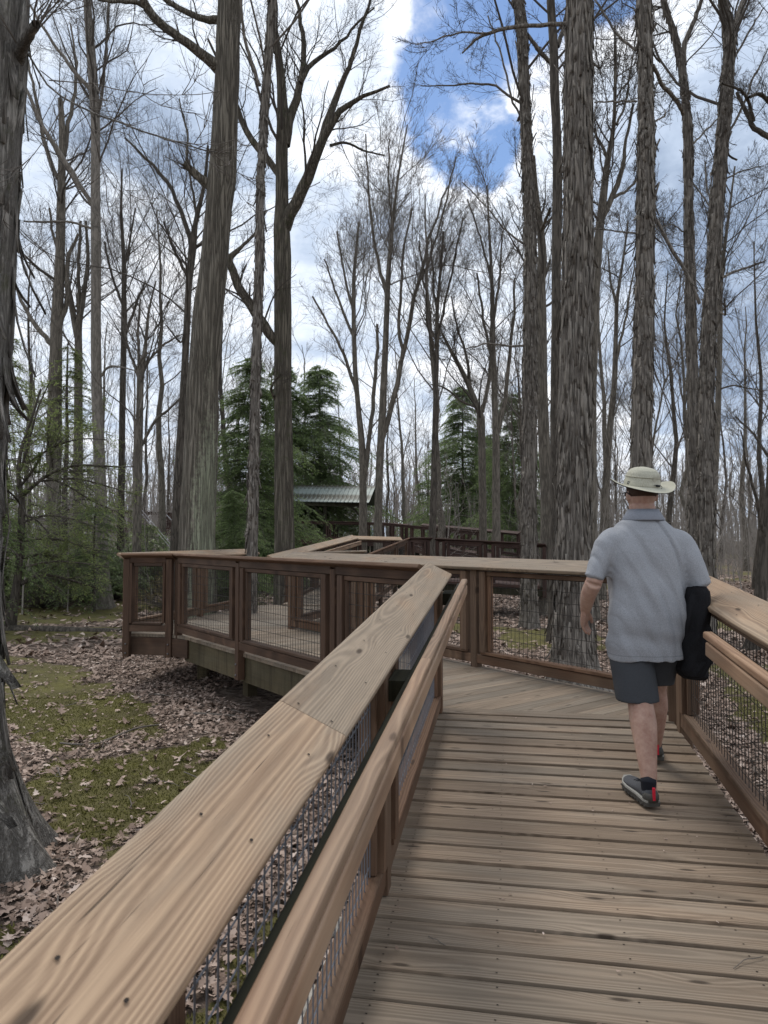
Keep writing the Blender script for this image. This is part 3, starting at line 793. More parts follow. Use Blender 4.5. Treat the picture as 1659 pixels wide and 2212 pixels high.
def trunk_mesh(P, Rr, sides=28, ridge=0., flare=0., rg=None, kk=60, twist=0., seed=0):
    P, Rr = resample(P, Rr, kk)
    V, Fq = tubes(P[None], Rr[None], sides)
    V = V.reshape(kk, sides, 3)
    C = P[:, None, :]; D = V-C; rad = np.linalg.norm(D, axis=2, keepdims=True)+1e-9; D /= rad
    an = np.arange(sides)/sides*2*np.pi
    s_ = np.concatenate([[0], np.cumsum(np.linalg.norm(np.diff(P, axis=0), axis=1))])
    AA, SS = np.meshgrid(an, s_)
    per = lambda a, f, s__: fbm(np.cos(a)*f+50+seed, np.sin(a)*f+20+s__, 1., 3)
    big_ = per(AA, .8, SS*.5)-.5
    disp = big_*.22
    if ridge:
        wob = (fbm(AA*0+3, SS, 1.3, 3)-.5)*.5
        rr_ = np.abs(fbm(np.cos(AA+wob)*7+seed, np.sin(AA+wob)*7+SS*1.1, 1., 2)-.5)*2
        disp = disp+ridge*(rr_-.35)/Rr[:, None]
    if flare:
        lob = (.5+.5*np.cos(AA*5+seed+np.sin(AA*2+seed)*1.1))
        f = np.exp(-SS/.38)
        disp = disp+flare*f*(.5+lob)
    V = C+D*rad*(1+disp[..., None])
    return V.reshape(-1, 3), Fq
def plates(P, Rr, n_, rg, lift=.02, ln=(.15, .5), wd=(.025, .06), zmax=None, seed=0, curl=1.):
    """peeling bark plates: long narrow strips standing off the trunk at one end"""
    kk = 200
    Q, q = resample(P, Rr, kk)
    s_ = np.concatenate([[0], np.cumsum(np.linalg.norm(np.diff(Q, axis=0), axis=1))]); Lt = s_[-1]
    t = rg.uniform(0, Lt if zmax is None else min(zmax, Lt-.6), n_); a = rg.uniform(0, 2*np.pi, n_)
    l_ = rg.uniform(*ln, n_); w_ = rg.uniform(*wd, n_)
    dirn = np.where(rg.random(n_) < .72, -1., 1.)      # lower ends loose as a rule
    k = 5; V = np.zeros((n_, k, 2, 3)); V2 = np.zeros((n_, k, 2, 3))
    lf = lift*rg.gamma(1.2, .7, n_)
    for i in range(k):
        f = i/(k-1)
        ti = np.clip(t+dirn*(f-.3)*l_, 0, Lt)
        c = np.stack([np.interp(ti, s_, Q[:, j]) for j in range(3)], 1); r_ = np.interp(ti, s_, q)
        off = .004+lf*(f**2.0)*1.6+.3*lf*abs(f-.3)
        for j, sg in enumerate((-1, 1)):
            ww = w_*(1-.55*f*f)
            aa = a+sg*ww/2/np.maximum(r_, .03)+np.sin(f*4+a*3)*.015/np.maximum(r_, .1)*.25
            rr_ = (r_+off)*(1+(fbm(np.cos(aa)*.8+50+seed, np.sin(aa)*.8+20+ti*.5, 1., 3)-.5)*.22)
            V[:, i, j] = c+np.stack([np.cos(aa)*rr_, np.sin(aa)*rr_, 0*rr_], 1)
            rr2 = rr_+.007
            V2[:, i, j] = c+np.stack([np.cos(aa)*rr2, np.sin(aa)*rr2, 0*rr_], 1)
    W = np.concatenate([V.reshape(n_, -1, 3), V2.reshape(n_, -1, 3)], 1)   # 20 verts each
    fs = []
    for i in range(k-1):
        a_, b_ = i*2, i*2+1; c_, d_ = a_+2, b_+2; o = 10
        fs += [(o+a_, o+b_, o+d_, o+c_), (a_, o+a_, o+c_, c_), (b_, d_, o+d_, o+b_), (a_, c_, d_, b_)]
    fs += [(8, 18, 19, 9), (0, 1, 11, 10)]
    fs = np.array(fs)
    Fq = (np.arange(n_)[:, None, None]*20+fs[None]).reshape(-1, 4)
    return W.reshape(-1, 3), Fq

def px_path(pts, d, dd=0.):
    """pts (x,y,width px) at depth d, drifting by dd along its length"""
    P, q = [], []
    n_ = len(pts)
    for i, (x, y, w_) in enumerate(pts):
        di = d+dd*i/max(1, n_-1); P.append(atd(x, y, di)); q.append(w_/2*di/F)
    return np.array(P), np.array(q)
def tree(name, label, d, trunk, limbs=(), mt='grey', twig='twig', sh=0, ridge=0., flare=.5, dens=1., crown=True, seed=1, group=None, sides=24, kk=60, top=17., up=.07, lens=1., fine=.0027, crown_t0=.3,
         plate=None, cat='tree', extra=True, levels=3, zb=None, limbn=7):
    rg = np.random.default_rng(seed)
    P, q = px_path(trunk, d)
    base = P[0].copy(); gzv = float(gz(base[0], base[1])) if zb is None else zb
    if base[2] > gzv-.15:        # carry the trunk down to the ground
        dr = (P[1]-P[0])/max(1e-6, (P[1]-P[0])[2]); nb = P[0]+dr*(gzv-.15-P[0][2])*.6; nb[2] = gzv-.15
        nb[1] = P[0][1]
        P = np.vstack([nb, P]); q = np.concatenate([[q[0]*1.12], q])
    topz = P[-1][2]
    if extra and topz < top:     # and on above the frame
        dr = (P[-1]-P[-3])/np.linalg.norm(P[-1]-P[-3]); dr = dr*np.array([.5, .5, 1]); dr /= dr[2]
        n_ = 4
        for i in range(1, n_+1):
            h = (top-topz)*i/n_
            P = np.vstack([P, P[len(P)-1]*0+np.array([*(P[-1][:2]+dr[:2]*(top-topz)/n_+rg.normal(size=2)*.12), topz+h])]); q = np.append(q, max(.03, q[-1]*.72))
    o3 = (base[0], base[1], gzv)
    root = empty(name, o3, label, cat, group)
    loc = np.array(o3)
    V, Fq = trunk_mesh(P-loc, q, sides, ridge, flare, rg, kk, seed=seed)
    me = npmesh('trunk', V, [Fq], None, True); link('trunk', me, M[mt], root, o3)
    if plate:
        V, Fq = plates(P-loc, q, plate[0], rg, *plate[1:], seed=seed)
        me = npmesh('bark_plates', V, [Fq], None, False); o = link('bark_plates', me, M[mt], root, o3); o['kind'] = 'stuff'
    LL = []
    for l_ in limbs:
        dd = rg.uniform(-1, 1)*.8
        Pl, ql = px_path(l_, d, dd)
        Pr, qr = resample(Pl, ql, 14)
        Pr[1:-1] += rg.normal(size=(12, 3))*.012*np.linalg.norm(Pl[-1]-Pl[0])*.35
        V, Fq = tubes((Pr-loc)[None], qr[None], 10)
        me = npmesh('limb', V, [Fq], None, True); link('limb', me, M[mt], root, o3)
        LL.append((Pr-loc, qr))
    if crown:
        Q, qq = resample(P-loc, q, 24)
        up_ = Q[-10:]; uq = qq[-10:]
        parts = []
        # free limbs off the upper trunk
        sp_, sr_ = spawn(up_[None], uq[None], limbn, .05, .95, .5, 1.0, .80*lens, .28, 10, .05, .13, rg, .02, 1.5)
        parts.append(tubes(sp_, sr_, 5))
        LL2 = LL+[(sp_[i], sr_[i]) for i in range(len(sp_))]+[(up_, uq)]
        parts += crown_from(LL2, rg, dens, lens, up, fine, .18 if LL else .3, levels)
        me = cat_mesh('crown', parts, False); link('crown', me, M[twig], root, o3)
    return root

C_ = .5616
def r7(*pts): return [(x*C_, y*C_, w_*C_) for x, y, w_ in pts]
def r8(*pts): return [(829.4+x*C_, y*C_, w_*C_) for x, y, w_ in pts]

# hickory at the left edge of the frame
tree('hickory_tree', 'huge shaggy barked trunk cut by the left edge of the photo', 4.3,
     [(-108, 1905, 310), (-110, 1780, 272), (-112, 1600, 214), (-114, 1400, 196), (-112, 1150, 200), (-100, 900, 206), (-78, 500, 206), (-58, 200, 200), (-46, 0, 192), (-40, -300, 180)],
     [[(40, 130, 26), (52, 90, 24), (78, 52, 20)], [(20, 30, 5), (56, 124, 4.5), (135, 219, 4), (225, 253, 4), (337, 292, 3.5), (494, 331, 2.5)]],
     'shagn', 'twig', ridge=.012, flare=.48, seed=3, sides=96, kk=220, dens=.9, plate=(900, .035, (.2, .7), (.04, .11)), top=16, crown_t0=.5, limbn=5)
# the big oak with the lichen streak
tree('oak_tree', 'large straight oak with a pale green lichen streak down its trunk', 13.0,
     r7((756, 2140, 140), (757, 2050, 134), (777, 1500, 124), (806, 1180, 112), (828, 1000, 106), (840, 800, 104), (852, 690, 110), (858, 600, 100), (868, 400, 94), (877, 250, 92), (880, 120, 94), (887, 0, 97)),
     [r7((840, 262, 52), (790, 215, 40), (700, 150, 34), (612, 90, 34), (560, 30, 34), (545, -30, 30)),
      r7((845, 78, 34), (780, 75, 26), (700, 40, 22), (640, 0, 22), (600, -30, 20)),
      r7((812, 715, 46), (775, 690, 34), (740, 655, 27), (708, 628, 25)),
      r7((715, 625, 9), (724, 520, 8), (700, 440, 7), (690, 380, 5)),
      r7((560, 25, 24), (520, 5, 18), (440, 5, 14), (380, 0, 10))],
     'oakl', 'twigd', ridge=.016, flare=.3, seed=5, sides=110, kk=320, dens=1., top=20, limbn=7)
tree('hickory_tree', 'slender grey shaggy trunk between the lichened oak and the forked oak', 12.2,
     r7((968, 2130, 40), (982, 1500, 34), (990, 1250, 33), (998, 1000, 33), (1002, 700, 31), (1015, 450, 31), (1030, 250, 30), (1046, 50, 30), (1050, -40, 28)),
     [r7((1000, 330, 12), (960, 220, 14), (935, 120, 12), (925, 0, 10))], 'shag', 'twig', flare=.3, seed=7, sides=24, plate=(900, .014, (.1, .35), (.02, .045)), top=15, dens=.8)
tree('oak_tree', 'dark trunked oak forking into two great arching leaders above the shelter', 15.5,
     r7((1096, 2130, 78), (1094, 2000, 74), (1088, 1500, 64), (1088, 1200, 66), (1087, 1000, 66), (1084, 900, 62), (1085, 760, 48), (1084, 600, 46), (1088, 450, 44), (1080, 300, 34), (1068, 200, 28), (1050, 60, 22)),
     [r7((1095, 880, 50), (1128, 800, 48), (1180, 700, 44), (1218, 600, 40), (1245, 520, 32), (1310, 410, 24), (1400, 370, 15), (1500, 330, 10)),
      r7((1225, 575, 34), (1260, 480, 32), (1290, 370, 26), (1340, 280, 18), (1390, 100, 14), (1430, -20, 10)),
      r7((1100, 560, 34), (1122, 420, 34), (1160, 330, 28), (1172, 200, 22), (1165, 110, 18), (1140, 0, 12)),
      r7((1155, 320, 20), (1210, 230, 18), (1300, 180, 12), (1370, 90, 9), (1440, 30, 6)),
      r7((1070, 1330, 26), (1040, 1290, 40), (1000, 1230, 40), (940, 1140, 36), (890, 1040, 32), (880, 980, 28)),
      r7((885, 990, 26), (930, 950, 14), (975, 905, 11), (1010, 860, 6)),
      r7((1085, 690, 26), (1040, 610, 26), (985, 570, 26), (940, 500, 24), (915, 420, 22), (860, 300, 12), (800, 150, 9)),
      r7((1060, 1540, 12), (1040, 1500, 9), (1060, 1460, 7), (1080, 1440, 5)),
      r7((1270, 560, 12), (1330, 545, 10), (1400, 580, 8), (1480, 598, 6))],
     'oak', 'twigd', ridge=.014, flare=.4, seed=9, sides=72, kk=240, dens=1.3, top=15, limbn=4)
tree('tulip_tree', 'tall pale flaky trunk left of the lichened oak', 20.5,
     r7((396, 2330, 62), (392, 2150, 46), (390, 2000, 44), (372, 1500, 41), (369, 1300, 37), (370, 1000, 37), (366, 700, 36), (368, 500, 35), (362, 350, 38), (350, 200, 36), (335, 0, 30)),
     [r7((360, 800, 14), (300, 700, 20), (240, 610, 20), (200, 540, 18), (160, 480, 16), (100, 340, 12)),
      r7((352, 350, 16), (300, 290, 15), (220, 190, 12), (150, 80, 10), (90, -20, 8)),
      r7((382, 420, 12), (395, 330, 12), (408, 200, 11), (420, 0, 9)),
      r7((385, 1450, 10), (420, 1405, 9), (480, 1415, 6), (540, 1430, 4)),
      r7((355, 880, 9), (260, 850, 9), (160, 855, 8), (90, 850, 6))],
     'pale', 'twigd', flare=.5, seed=11, dens=1.2, top=17, limbn=7)
tree('maple_tree', 'mossy double trunk rising behind the hemlock at far left', 24.,
     r7((205, 2250, 60), (205, 2000, 52), (210, 1700, 50), (215, 1300, 46), (232, 1000, 36), (236, 700, 30), (240, 500, 24), (232, 380, 18)),
     [r7((205, 1330, 20), (140, 1260, 18), (90, 1180, 14), (60, 1100, 9)), r7((225, 690, 18), (170, 560, 16), (140, 380, 12), (100, 200, 8)), r7((245, 600, 18), (280, 400, 14), (300, 250, 10), (270, 90, 6)),
      r7((220, 1280, 22), (262, 1150, 18), (255, 1000, 16), (300, 900, 10))], 'grey', 'twigd', seed=13, dens=1.3, top=13, extra=False, lens=1.)
tree('maple_tree', 'leaning grey trunk forking wide between the two left trunks', 27.,
     r7((300, 2200, 40), (300, 1900, 36), (302, 1600, 32), (302, 1400, 30), (300, 1250, 26), (320, 1150, 20), (340, 1000, 14), (330, 850, 9)),
     [r7((298, 1300, 24), (275, 1180, 22), (255, 1050, 18), (215, 960, 12), (190, 800, 8)), r7((305, 1240, 16), (300, 1050, 14), (310, 850, 10))], 'grey', 'twig', seed=15, dens=1.3, extra=False, top=12)
tree('oak_tree', 'slim dark trunk with many crooked branches near the left thicket', 26.,
     r7((463, 2200, 28), (466, 1900, 26), (472, 1500, 24), (478, 1250, 22), (476, 1000, 15), (465, 800, 10), (470, 650, 6)),
     [r7((478, 1300, 12), (520, 1180, 10), (560, 1080, 7)), r7((476, 1180, 12), (430, 1060, 9), (400, 930, 7)), r7((474, 1050, 10), (500, 930, 8), (520, 800, 5))], 'dark', 'twigd', seed=17, dens=1.5, extra=False, up=.02, lens=1.2)
tree('oak_tree', 'grey trunk with a long branch sweeping up right toward the lichened oak', 24.,
     r7((530, 2250, 26), (533, 1900, 24), (538, 1700, 22), (541, 1500, 22), (542, 1440, 22), (560, 1330, 14), (570, 1200, 9), (600, 1080, 6)),
     [r7((541, 1720, 12), (600, 1610, 11), (660, 1570, 9), (700, 1520, 6)), r7((538, 1460, 14), (495, 1350, 10), (470, 1230, 7)), r7((545, 1420, 10), (620, 1330, 9), (690, 1290, 6)), r7((540, 1450, 12), (530, 1300, 10), (540, 1150, 6))],
     'grey', 'twigd', seed=19, dens=1.5, extra=False, up=.02, lens=1.2)
tree('oak_tree', 'dark leaning trunk close behind the left side of the lichened oak', 18.5,
     r7((670, 2140, 36), (682, 1900, 34), (700, 1600, 30), (712, 1400, 27), (725, 1100, 26), (740, 950, 32), (750, 860, 20), (790, 700, 14), (800, 560, 9)),
     [r7((738, 960, 22), (715, 850, 18), (670, 750, 16), (640, 690, 15), (590, 640, 12), (540, 590, 10), (480, 530, 7)), r7((728, 1080, 14), (690, 1000, 12), (655, 930, 9), (630, 850, 6)), r7((760, 850, 14), (735, 700, 8), (720, 560, 6)),
      r7((720, 1200, 9), (700, 1330, 8), (640, 1250, 5))], 'dark', 'twigd', seed=21, dens=1.6, extra=False, lens=1.1)
tree('young_tree', 'thin pale stem in front of the raised walkway', 19., r7((515, 2200, 15), (520, 1900, 14), (528, 1600, 11), (532, 1400, 8), (530, 1250, 5)), [], 'grey', 'twig', seed=23, dens=.8, extra=False, top=8)
# centre
tree('oak_tree', 'double stemmed tree rising from behind the shelter roof', 36., [(784, 1110, 17), (784, 1040, 16), (782, 960, 15), (774, 880, 12), (767, 800, 11), (764, 700, 10), (764, 600, 8), (775, 480, 5)],
     [[(786, 1040, 12), (797, 960, 10), (806, 870, 9), (814, 780, 8), (815, 700, 6)], [(770, 850, 8), (748, 780, 7), (710, 700, 5), (675, 640, 4)], [(764, 680, 7), (745, 600, 5), (728, 500, 4)], [(765, 730, 7), (728, 640, 5), (700, 560, 3)]],
     'grey', 'twig', seed=25, dens=1.5, extra=False, top=14, lens=1.15, fine=.006)
tree('beech_tree', 'smooth many stemmed tree standing just right of the shelter', 26.,
     [(817, 1185, 20), (817, 1130, 18), (820, 1000, 17), (827, 880, 16), (833, 740, 13), (838, 600, 11), (848, 480, 8), (860, 380, 5), (880, 270, 3)],
     [[(822, 960, 12), (848, 860, 12), (872, 760, 10), (893, 660, 9), (915, 560, 7), (940, 470, 5), (975, 390, 3)], [(836, 640, 9), (815, 560, 7), (800, 470, 6), (795, 380, 4), (790, 290, 3)],
      [(868, 780, 8), (862, 680, 7), (868, 560, 5), (890, 450, 4)], [(905, 610, 6), (930, 560, 5), (960, 450, 4), (985, 340, 3)], [(840, 580, 7), (850, 500, 5), (838, 400, 4), (842, 300, 3)]],
     'grey', 'twig', seed=27, dens=2.0, extra=False, top=14, lens=.9, up=.10, fine=.0042)
tree('maple_tree', 'single slim dark trunk with a narrow fan crown in the middle distance', 25.,
     [(934, 1150, 16), (936, 1100, 15), (939, 950, 13), (942, 840, 11), (944, 740, 10), (944, 674, 8), (950, 600, 6), (958, 500, 4)],
     [[(943, 800, 7), (925, 700, 6), (915, 600, 4), (905, 520, 3)], [(944, 740, 6), (965, 640, 5), (985, 540, 4), (1000, 470, 3)], [(944, 690, 6), (935, 600, 5), (930, 500, 3)]],
     'dark', 'twig', seed=29, dens=2.0, extra=False, lens=1.0, up=.09, fine=.0042)
tree('maple_tree', 'leaning forked tree with a long limb reaching left over the hemlocks', 27.,
     [(1044, 1160, 17), (1042, 1050, 16), (1040, 900, 15), (1020, 850, 12), (1003, 810, 10), (975, 760, 8), (955, 720, 5)],
     [[(1041, 890, 10), (1055, 830, 8), (1062, 740, 6), (1060, 640, 4)], [(1015, 840, 7), (1010, 770, 6), (985, 700, 4), (975, 640, 3)], [(1030, 880, 6), (1000, 870, 5), (960, 835, 4), (930, 830, 2)]],
     'grey', 'twigd', seed=31, dens=1.8, extra=False, lens=1.1, fine=.0042)
tree('maple_tree', 'upright grey trunk beside the right hand hemlocks', 26.,
     [(1072, 1170, 18), (1072, 1050, 17), (1072, 955, 16), (1068, 860, 12), (1066, 760, 10), (1064, 640, 8), (1058, 520, 6), (1052, 400, 3)],
     [[(1073, 940, 11), (1090, 880, 10), (1100, 800, 8), (1108, 700, 6), (1112, 600, 4)], [(1067, 800, 7), (1045, 700, 6), (1030, 590, 4)], [(1065, 700, 6), (1080, 600, 5), (1085, 500, 3)], [(1063, 610, 6), (1040, 520, 4), (1010, 430, 3)]],
     'grey', 'twig', seed=33, dens=1.8, extra=False, up=.08, fine=.0042)
# right
tree('hickory_tree', 'grey shaggy trunk leftmost of the tall right hand trunks', 15.8,
     r8((556, 2390, 66), (557, 2200, 60), (557, 2100, 57), (561, 1500, 53), (562, 1200, 50), (563, 1000, 47), (556, 700, 44), (543, 400, 37), (530, 100, 42), (515, 0, 40), (490, -80, 34)),
     [r8((525, 395, 12), (505, 378, 10), (480, 385, 10), (440, 322, 9), (350, 318, 8), (260, 330, 6), (140, 330, 4)), r8((540, 1330, 9), (480, 1332, 8), (380, 1320, 6), (310, 1345, 4)), r8((540, 940, 8), (480, 900, 7), (400, 800, 5), (300, 700, 4)),
      r8((545, 480, 8), (500, 420, 9), (450, 200, 7), (400, 60, 5)), r8((550, 130, 12), (600, 200, 18), (640, 240, 16))],
     'shag', 'twigd', flare=.35, seed=35, sides=40, kk=120, plate=(1500, .018, (.12, .45), (.025, .06)), top=17, dens=1.2)
tree('beech_tree', 'smooth grey trunk half hidden between the two biggest shaggy trunks', 18.5,
     r8((625, 2250, 52), (625, 1900, 46), (608, 1500, 42), (605, 1200, 40), (603, 1080, 36), (612, 980, 34), (595, 820, 26), (583, 740, 22), (575, 600, 14)),
     [r8((606, 1100, 14), (640, 1000, 10)), r8((600, 900, 14), (640, 800, 10))], 'grey', 'twigd', seed=37, extra=False, dens=1.)
tree('cherry_tree', 'black lichen speckled trunk tight behind the largest shaggy trunk', 13.6,
     r8((660, 2150, 50), (660, 1800, 42), (658, 1500, 34), (662, 1200, 34), (663, 1000, 36), (665, 850, 40), (668, 700, 38), (665, 500, 34), (655, 350, 36), (655, 200, 34), (640, 0, 32)),
     [r8((668, 180, 16), (690, 120, 18), (705, 40, 16), (712, -40, 12))], 'dark', 'twigd', seed=39, sides=36, ridge=.006, top=16)
tree('hickory_tree', 'largest shaggy barked hickory just beyond the landing rail', 9.3,
     r8((734, 2650, 190), (730, 2560, 156), (728, 2400, 140), (728, 2100, 126), (730, 1800, 122), (731, 1600, 121), (737, 1400, 116), (740, 1200, 111), (744, 1000, 106), (745, 800, 101), (747, 400, 102), (752, 100, 96), (753, 0, 95), (755, -200, 88)),
     [r8((705, 92, 18), (640, 97, 16), (560, 100, 15), (500, 100, 15), (430, 122, 14), (380, 132, 12), (340, 160, 9), (300, 205, 6)), r8((395, 128, 8), (300, 122, 7), (180, 160, 5), (120, 172, 3)),
      r8((800, 240, 10), (830, 262, 8), (832, 258, 3)), r8((800, 640, 8), (815, 700, 5), (830, 720, 3))],
     'shag', 'twigd', flare=.5, seed=41, sides=84, kk=240, ridge=.008, plate=(3600, .014, (.2, .75), (.022, .058)), top=18, dens=1., limbn=4)
tree('sassafras_tree', 'forking grey trunk showing just right of the largest hickory', 17.5,
     r8((790, 2200, 60), (790, 1900, 52), (795, 1500, 44), (806, 1200, 40), (818, 1000, 36), (835, 830, 32), (850, 700, 28), (862, 600, 22), (885, 500, 16), (890, 300, 12), (888, 100, 8)),
     [r8((860, 615, 12), (840, 560, 12), (815, 520, 10), (800, 480, 8)), r8((838, 840, 24), (880, 760, 22), (920, 650, 18), (925, 560, 12), (960, 400, 9)), r8((882, 760, 14), (930, 740, 11), (975, 690, 8), (1010, 600, 6)), r8((895, 480, 10), (935, 400, 9), (950, 250, 6), (980, 100, 4))],
     'grey', 'twigd', seed=43, sides=24, extra=False, dens=1.6, fine=.004)
tree('young_tree', 'thin leaning grey trunk between the largest hickory and the man', 23.,
     r8((838, 2200, 32), (848, 1950, 28), (868, 1650, 25), (885, 1500, 22), (892, 1300, 17), (895, 1160, 14), (920, 1000, 9), (940, 850, 6)),
     [r8((893, 1170, 10), (870, 1080, 8), (862, 960, 5)), r8((884, 1500, 12), (905, 1330, 10), (940, 1180, 8), (965, 1020, 5)), r8((850, 1940, 8), (820, 1850, 6), (800, 1700, 4)), r8((870, 1640, 6), (900, 1560, 5), (930, 1470, 3))],
     'grey', 'twigd', seed=45, extra=False, dens=1.6, fine=.004)
tree('hickory_tree', 'shaggy trunk rising straight above the man in the hat', 11.6,
     r8((995, 2500, 98), (985, 2200, 90), (985, 1900, 80), (990, 1700, 77), (995, 1500, 76), (1000, 1300, 70), (1003, 1000, 66), (1007, 700, 62), (1007, 500, 60), (1006, 300, 52), (1003, 100, 54), (1000, 0, 54), (998, -150, 48)),
     [r8((970, 195, 10), (900, 140, 9), (850, 60, 8), (810, -10, 6)), r8((970, 390, 8), (900, 388, 7), (810, 395, 5)), r8((1035, 250, 14), (1070, 330, 16), (1130, 390, 16), (1150, 440, 14)), r8((1035, 470, 8), (1085, 445, 6), (1080, 420, 4)),
      r8((1035, 830, 12), (1065, 880, 14), (1100, 950, 14), (1130, 1000, 14), (1170, 1055, 14), (1215, 1170, 14)), r8((980, 900, 8), (900, 890, 6), (810, 880, 4))],
     'shag', 'twigd', flare=.4, seed=47, sides=60, kk=160, plate=(1700, .018, (.12, .45), (.025, .06)), top=18, dens=1.)
tree('hickory_tree', 'rough grey trunk forking near the top just left of the twin shaggy trunk', 14.2,
     r8((1195, 2300, 56), (1193, 2100, 48), (1192, 1900, 45), (1186, 1400, 40), (1180, 1200, 38), (1176, 1000, 36), (1172, 800, 34), (1168, 500, 34), (1160, 400, 30), (1152, 280, 26), (1115, 120, 22), (1092, 60, 20), (1070, -20, 18)),
     [r8((1158, 250, 16), (1150, 180, 20), (1190, 90, 18), (1225, -10, 14)), r8((1185, 560, 8), (1240, 500, 7), (1300, 440, 5)), r8((1160, 900, 6), (1110, 860, 5), (1060, 880, 3)), r8((1185, 700, 6), (1230, 760, 6), (1260, 800, 5))],
     'shag', 'twigd', flare=.3, seed=49, sides=36, kk=120, plate=(700, .012, (.12, .4), (.02, .045)), top=15, dens=1.2)
tree('hickory_tree', 'tall shaggy trunk forking into a high V at the right', 13.2,
     r8((1235, 2350, 72), (1237, 2100, 62), (1237, 1800, 58), (1240, 1500, 52), (1252, 1200, 48), (1270, 1000, 46), (1280, 800, 48), (1302, 550, 44), (1315, 400, 46), (1325, 250, 42), (1332, 130, 46), (1318, 60, 30), (1300, -20, 26)),
     [r8((1338, 130, 28), (1365, 70, 28), (1392, -20, 24)), r8((1270, 1085, 12), (1330, 1050, 10), (1400, 1030, 8), (1470, 1000, 5)), r8((1300, 560, 10), (1370, 430, 9), (1440, 260, 7), (1480, 180, 4)), r8((1340, 240, 9), (1400, 130, 8), (1460, 30, 5)),
      r8((1262, 790, 8), (1240, 720, 7), (1235, 620, 5)), r8((1290, 700, 7), (1370, 660, 6), (1450, 640, 4))],
     'shag', 'twigd', flare=.35, seed=51, sides=44, kk=140, plate=(1500, .016, (.12, .45), (.022, .055)), top=15, dens=1.2)
tree('young_tree', 'narrow pale trunk just right of the forked shaggy trunk', 20.,
     r8((1252, 2250, 30), (1265, 2000, 26), (1284, 1600, 23), (1292, 1300, 20), (1294, 1100, 18), (1310, 950, 13), (1330, 800, 9), (1350, 640, 6)),
     [r8((1292, 1200, 9), (1315, 1215, 8), (1308, 1150, 7)), r8((1294, 1080, 9), (1280, 950, 7), (1290, 820, 5)), r8((1286, 1500, 7), (1340, 1480, 6), (1440, 1500, 4))], 'grey', 'twigd', seed=53, extra=False, dens=1.5, fine=.004)
tree('oak_tree', 'dark slanting trunk at the right edge behind the handrail', 12.5,
     [(1630, 1420, 36), (1642, 1300, 27), (1655, 1180, 24), (1668, 1050, 22), (1672, 900, 20), (1690, 600, 18), (1695, 300, 16)],
     [[(1652, 1180, 8), (1640, 1090, 7), (1612, 1010, 5), (1600, 930, 3)], [(1668, 1000, 6), (1630, 940, 5), (1590, 900, 3)],
      [(1692, 320, 16), (1659, 290, 12), (1628, 285, 11), (1622, 262, 11), (1600, 220, 8), (1592, 200, 7)], [(1628, 262, 8), (1618, 220, 7), (1606, 196, 6), (1560, 180, 4)], [(1692, 250, 10), (1640, 200, 8), (1618, 210, 6)]],
     'dark', 'twigd', seed=55, sides=20, dens=1.2, top=14)

# ------------------------------------------------------------------ generic bare trees farther off
def proto(seed, H, r0, style, fine=.0052, dens=1.):
    rg = np.random.default_rng(seed)
    k = 14; z = np.linspace(-.3, H*.92, k)
    wob = np.cumsum(rg.normal(size=(k, 2))*.10, 0); P = np.column_stack([wob, z]); q = r0*np.linspace(1, .14, k)
    q[0] *= 1.3
    fork0 = rg.uniform(.28, .5)
    tk = tubes(P[None], q[None], 9)
    l1, r1 = spawn(P[None], q[None], int(13*dens), fork0, .97, .35 if style == 'up' else .55, .75 if style == 'up' else 1.15, .50, .30, 10, .07 if style == 'up' else .035, .12, rg, .02)
    parts = [tubes(l1, r1, 5)]
    l2, r2 = spawn(l1, r1, 7, .12, .98, .35, .85, .55, .42, 7, .06, .15, rg, fine*1.5)
    parts.append(tubes(l2, r2, 3))
    l3, r3 = spawn(l2, r2, 6, .1, .98, .35, .85, .6, .6, 5, .06, .14, rg, fine*.9)
    parts.append(tubes(l3, r3, 3))
    tm = npmesh('trunk', tk[0], [tk[1]], None, True); cm = cat_mesh('crown', parts)
    return tm, cm
PR = []
for i in range(7):
    tm, cm = proto(100+i, (15, 18, 13, 16, 20, 12, 17)[i], (.17, .2, .12, .15, .22, .10, .16)[i], ('up', 'wide', 'up', 'up', 'up', 'up', 'wide')[i])
    tm.materials.append(M['grey'] if i % 3 else M['dark']); cm.materials.append(M['twig'])
    PR.append((tm, cm))
def bgtree(x, y, i, s_, rot, label, group, tw=None):
    tm, cm = PR[i]
    zz = float(gz(x, y))
    root = empty('bare_tree', (x, y, zz), label, 'tree', group, rz=rot); root.scale = (s_*.95, s_*.95, s_)
    for nm, me in (('trunk', tm), ('crown', cm)):
        o = bpy.data.objects.new(nm, me); COL.objects.link(o); o.parent = root
BG = []
rg = np.random.default_rng(77)
tries = 0
while len(BG) < 98 and tries < 4000:
    tries += 1
    y = 24+58*rg.random()**.9; x = rg.uniform(-.62, .62)*y
    if abs(x-(-2.5)) < 4 and y < 46: continue          # shelter and walkway clearing
    if -.04*y < x+0 < .05*y and y < 55 and rg.random() < .7: continue
    if min([math.hypot(x-a, y-b_) for a, b_ in BG]+[9]) < 2.1: continue
    BG.append((x, y))
MARK = [(0, 'left edge trunk'), (120, 'mossy double trunk'), (208, 'pale flaky trunk'), (300, 'sweeping branched trunk'), (440, 'lichened oak'), (555, 'slender shaggy trunk'), (612, 'forked oak'), (770, 'double stemmed tree'), (826, 'many stemmed tree'),
        (940, 'slim dark trunk'), (1042, 'leaning forked tree'), (1143, 'leftmost shaggy trunk'), (1240, 'largest hickory'), (1318, 'thin leaning trunk'), (1390, 'trunk above the hat'), (1490, 'top forked trunk'), (1600, 'high V forked trunk'), (1659, 'right edge')]
def gapof(px_):
    for k in range(len(MARK)-1):
        if MARK[k][0] <= px_ < MARK[k+1][0]: return k
    return None
near = {}
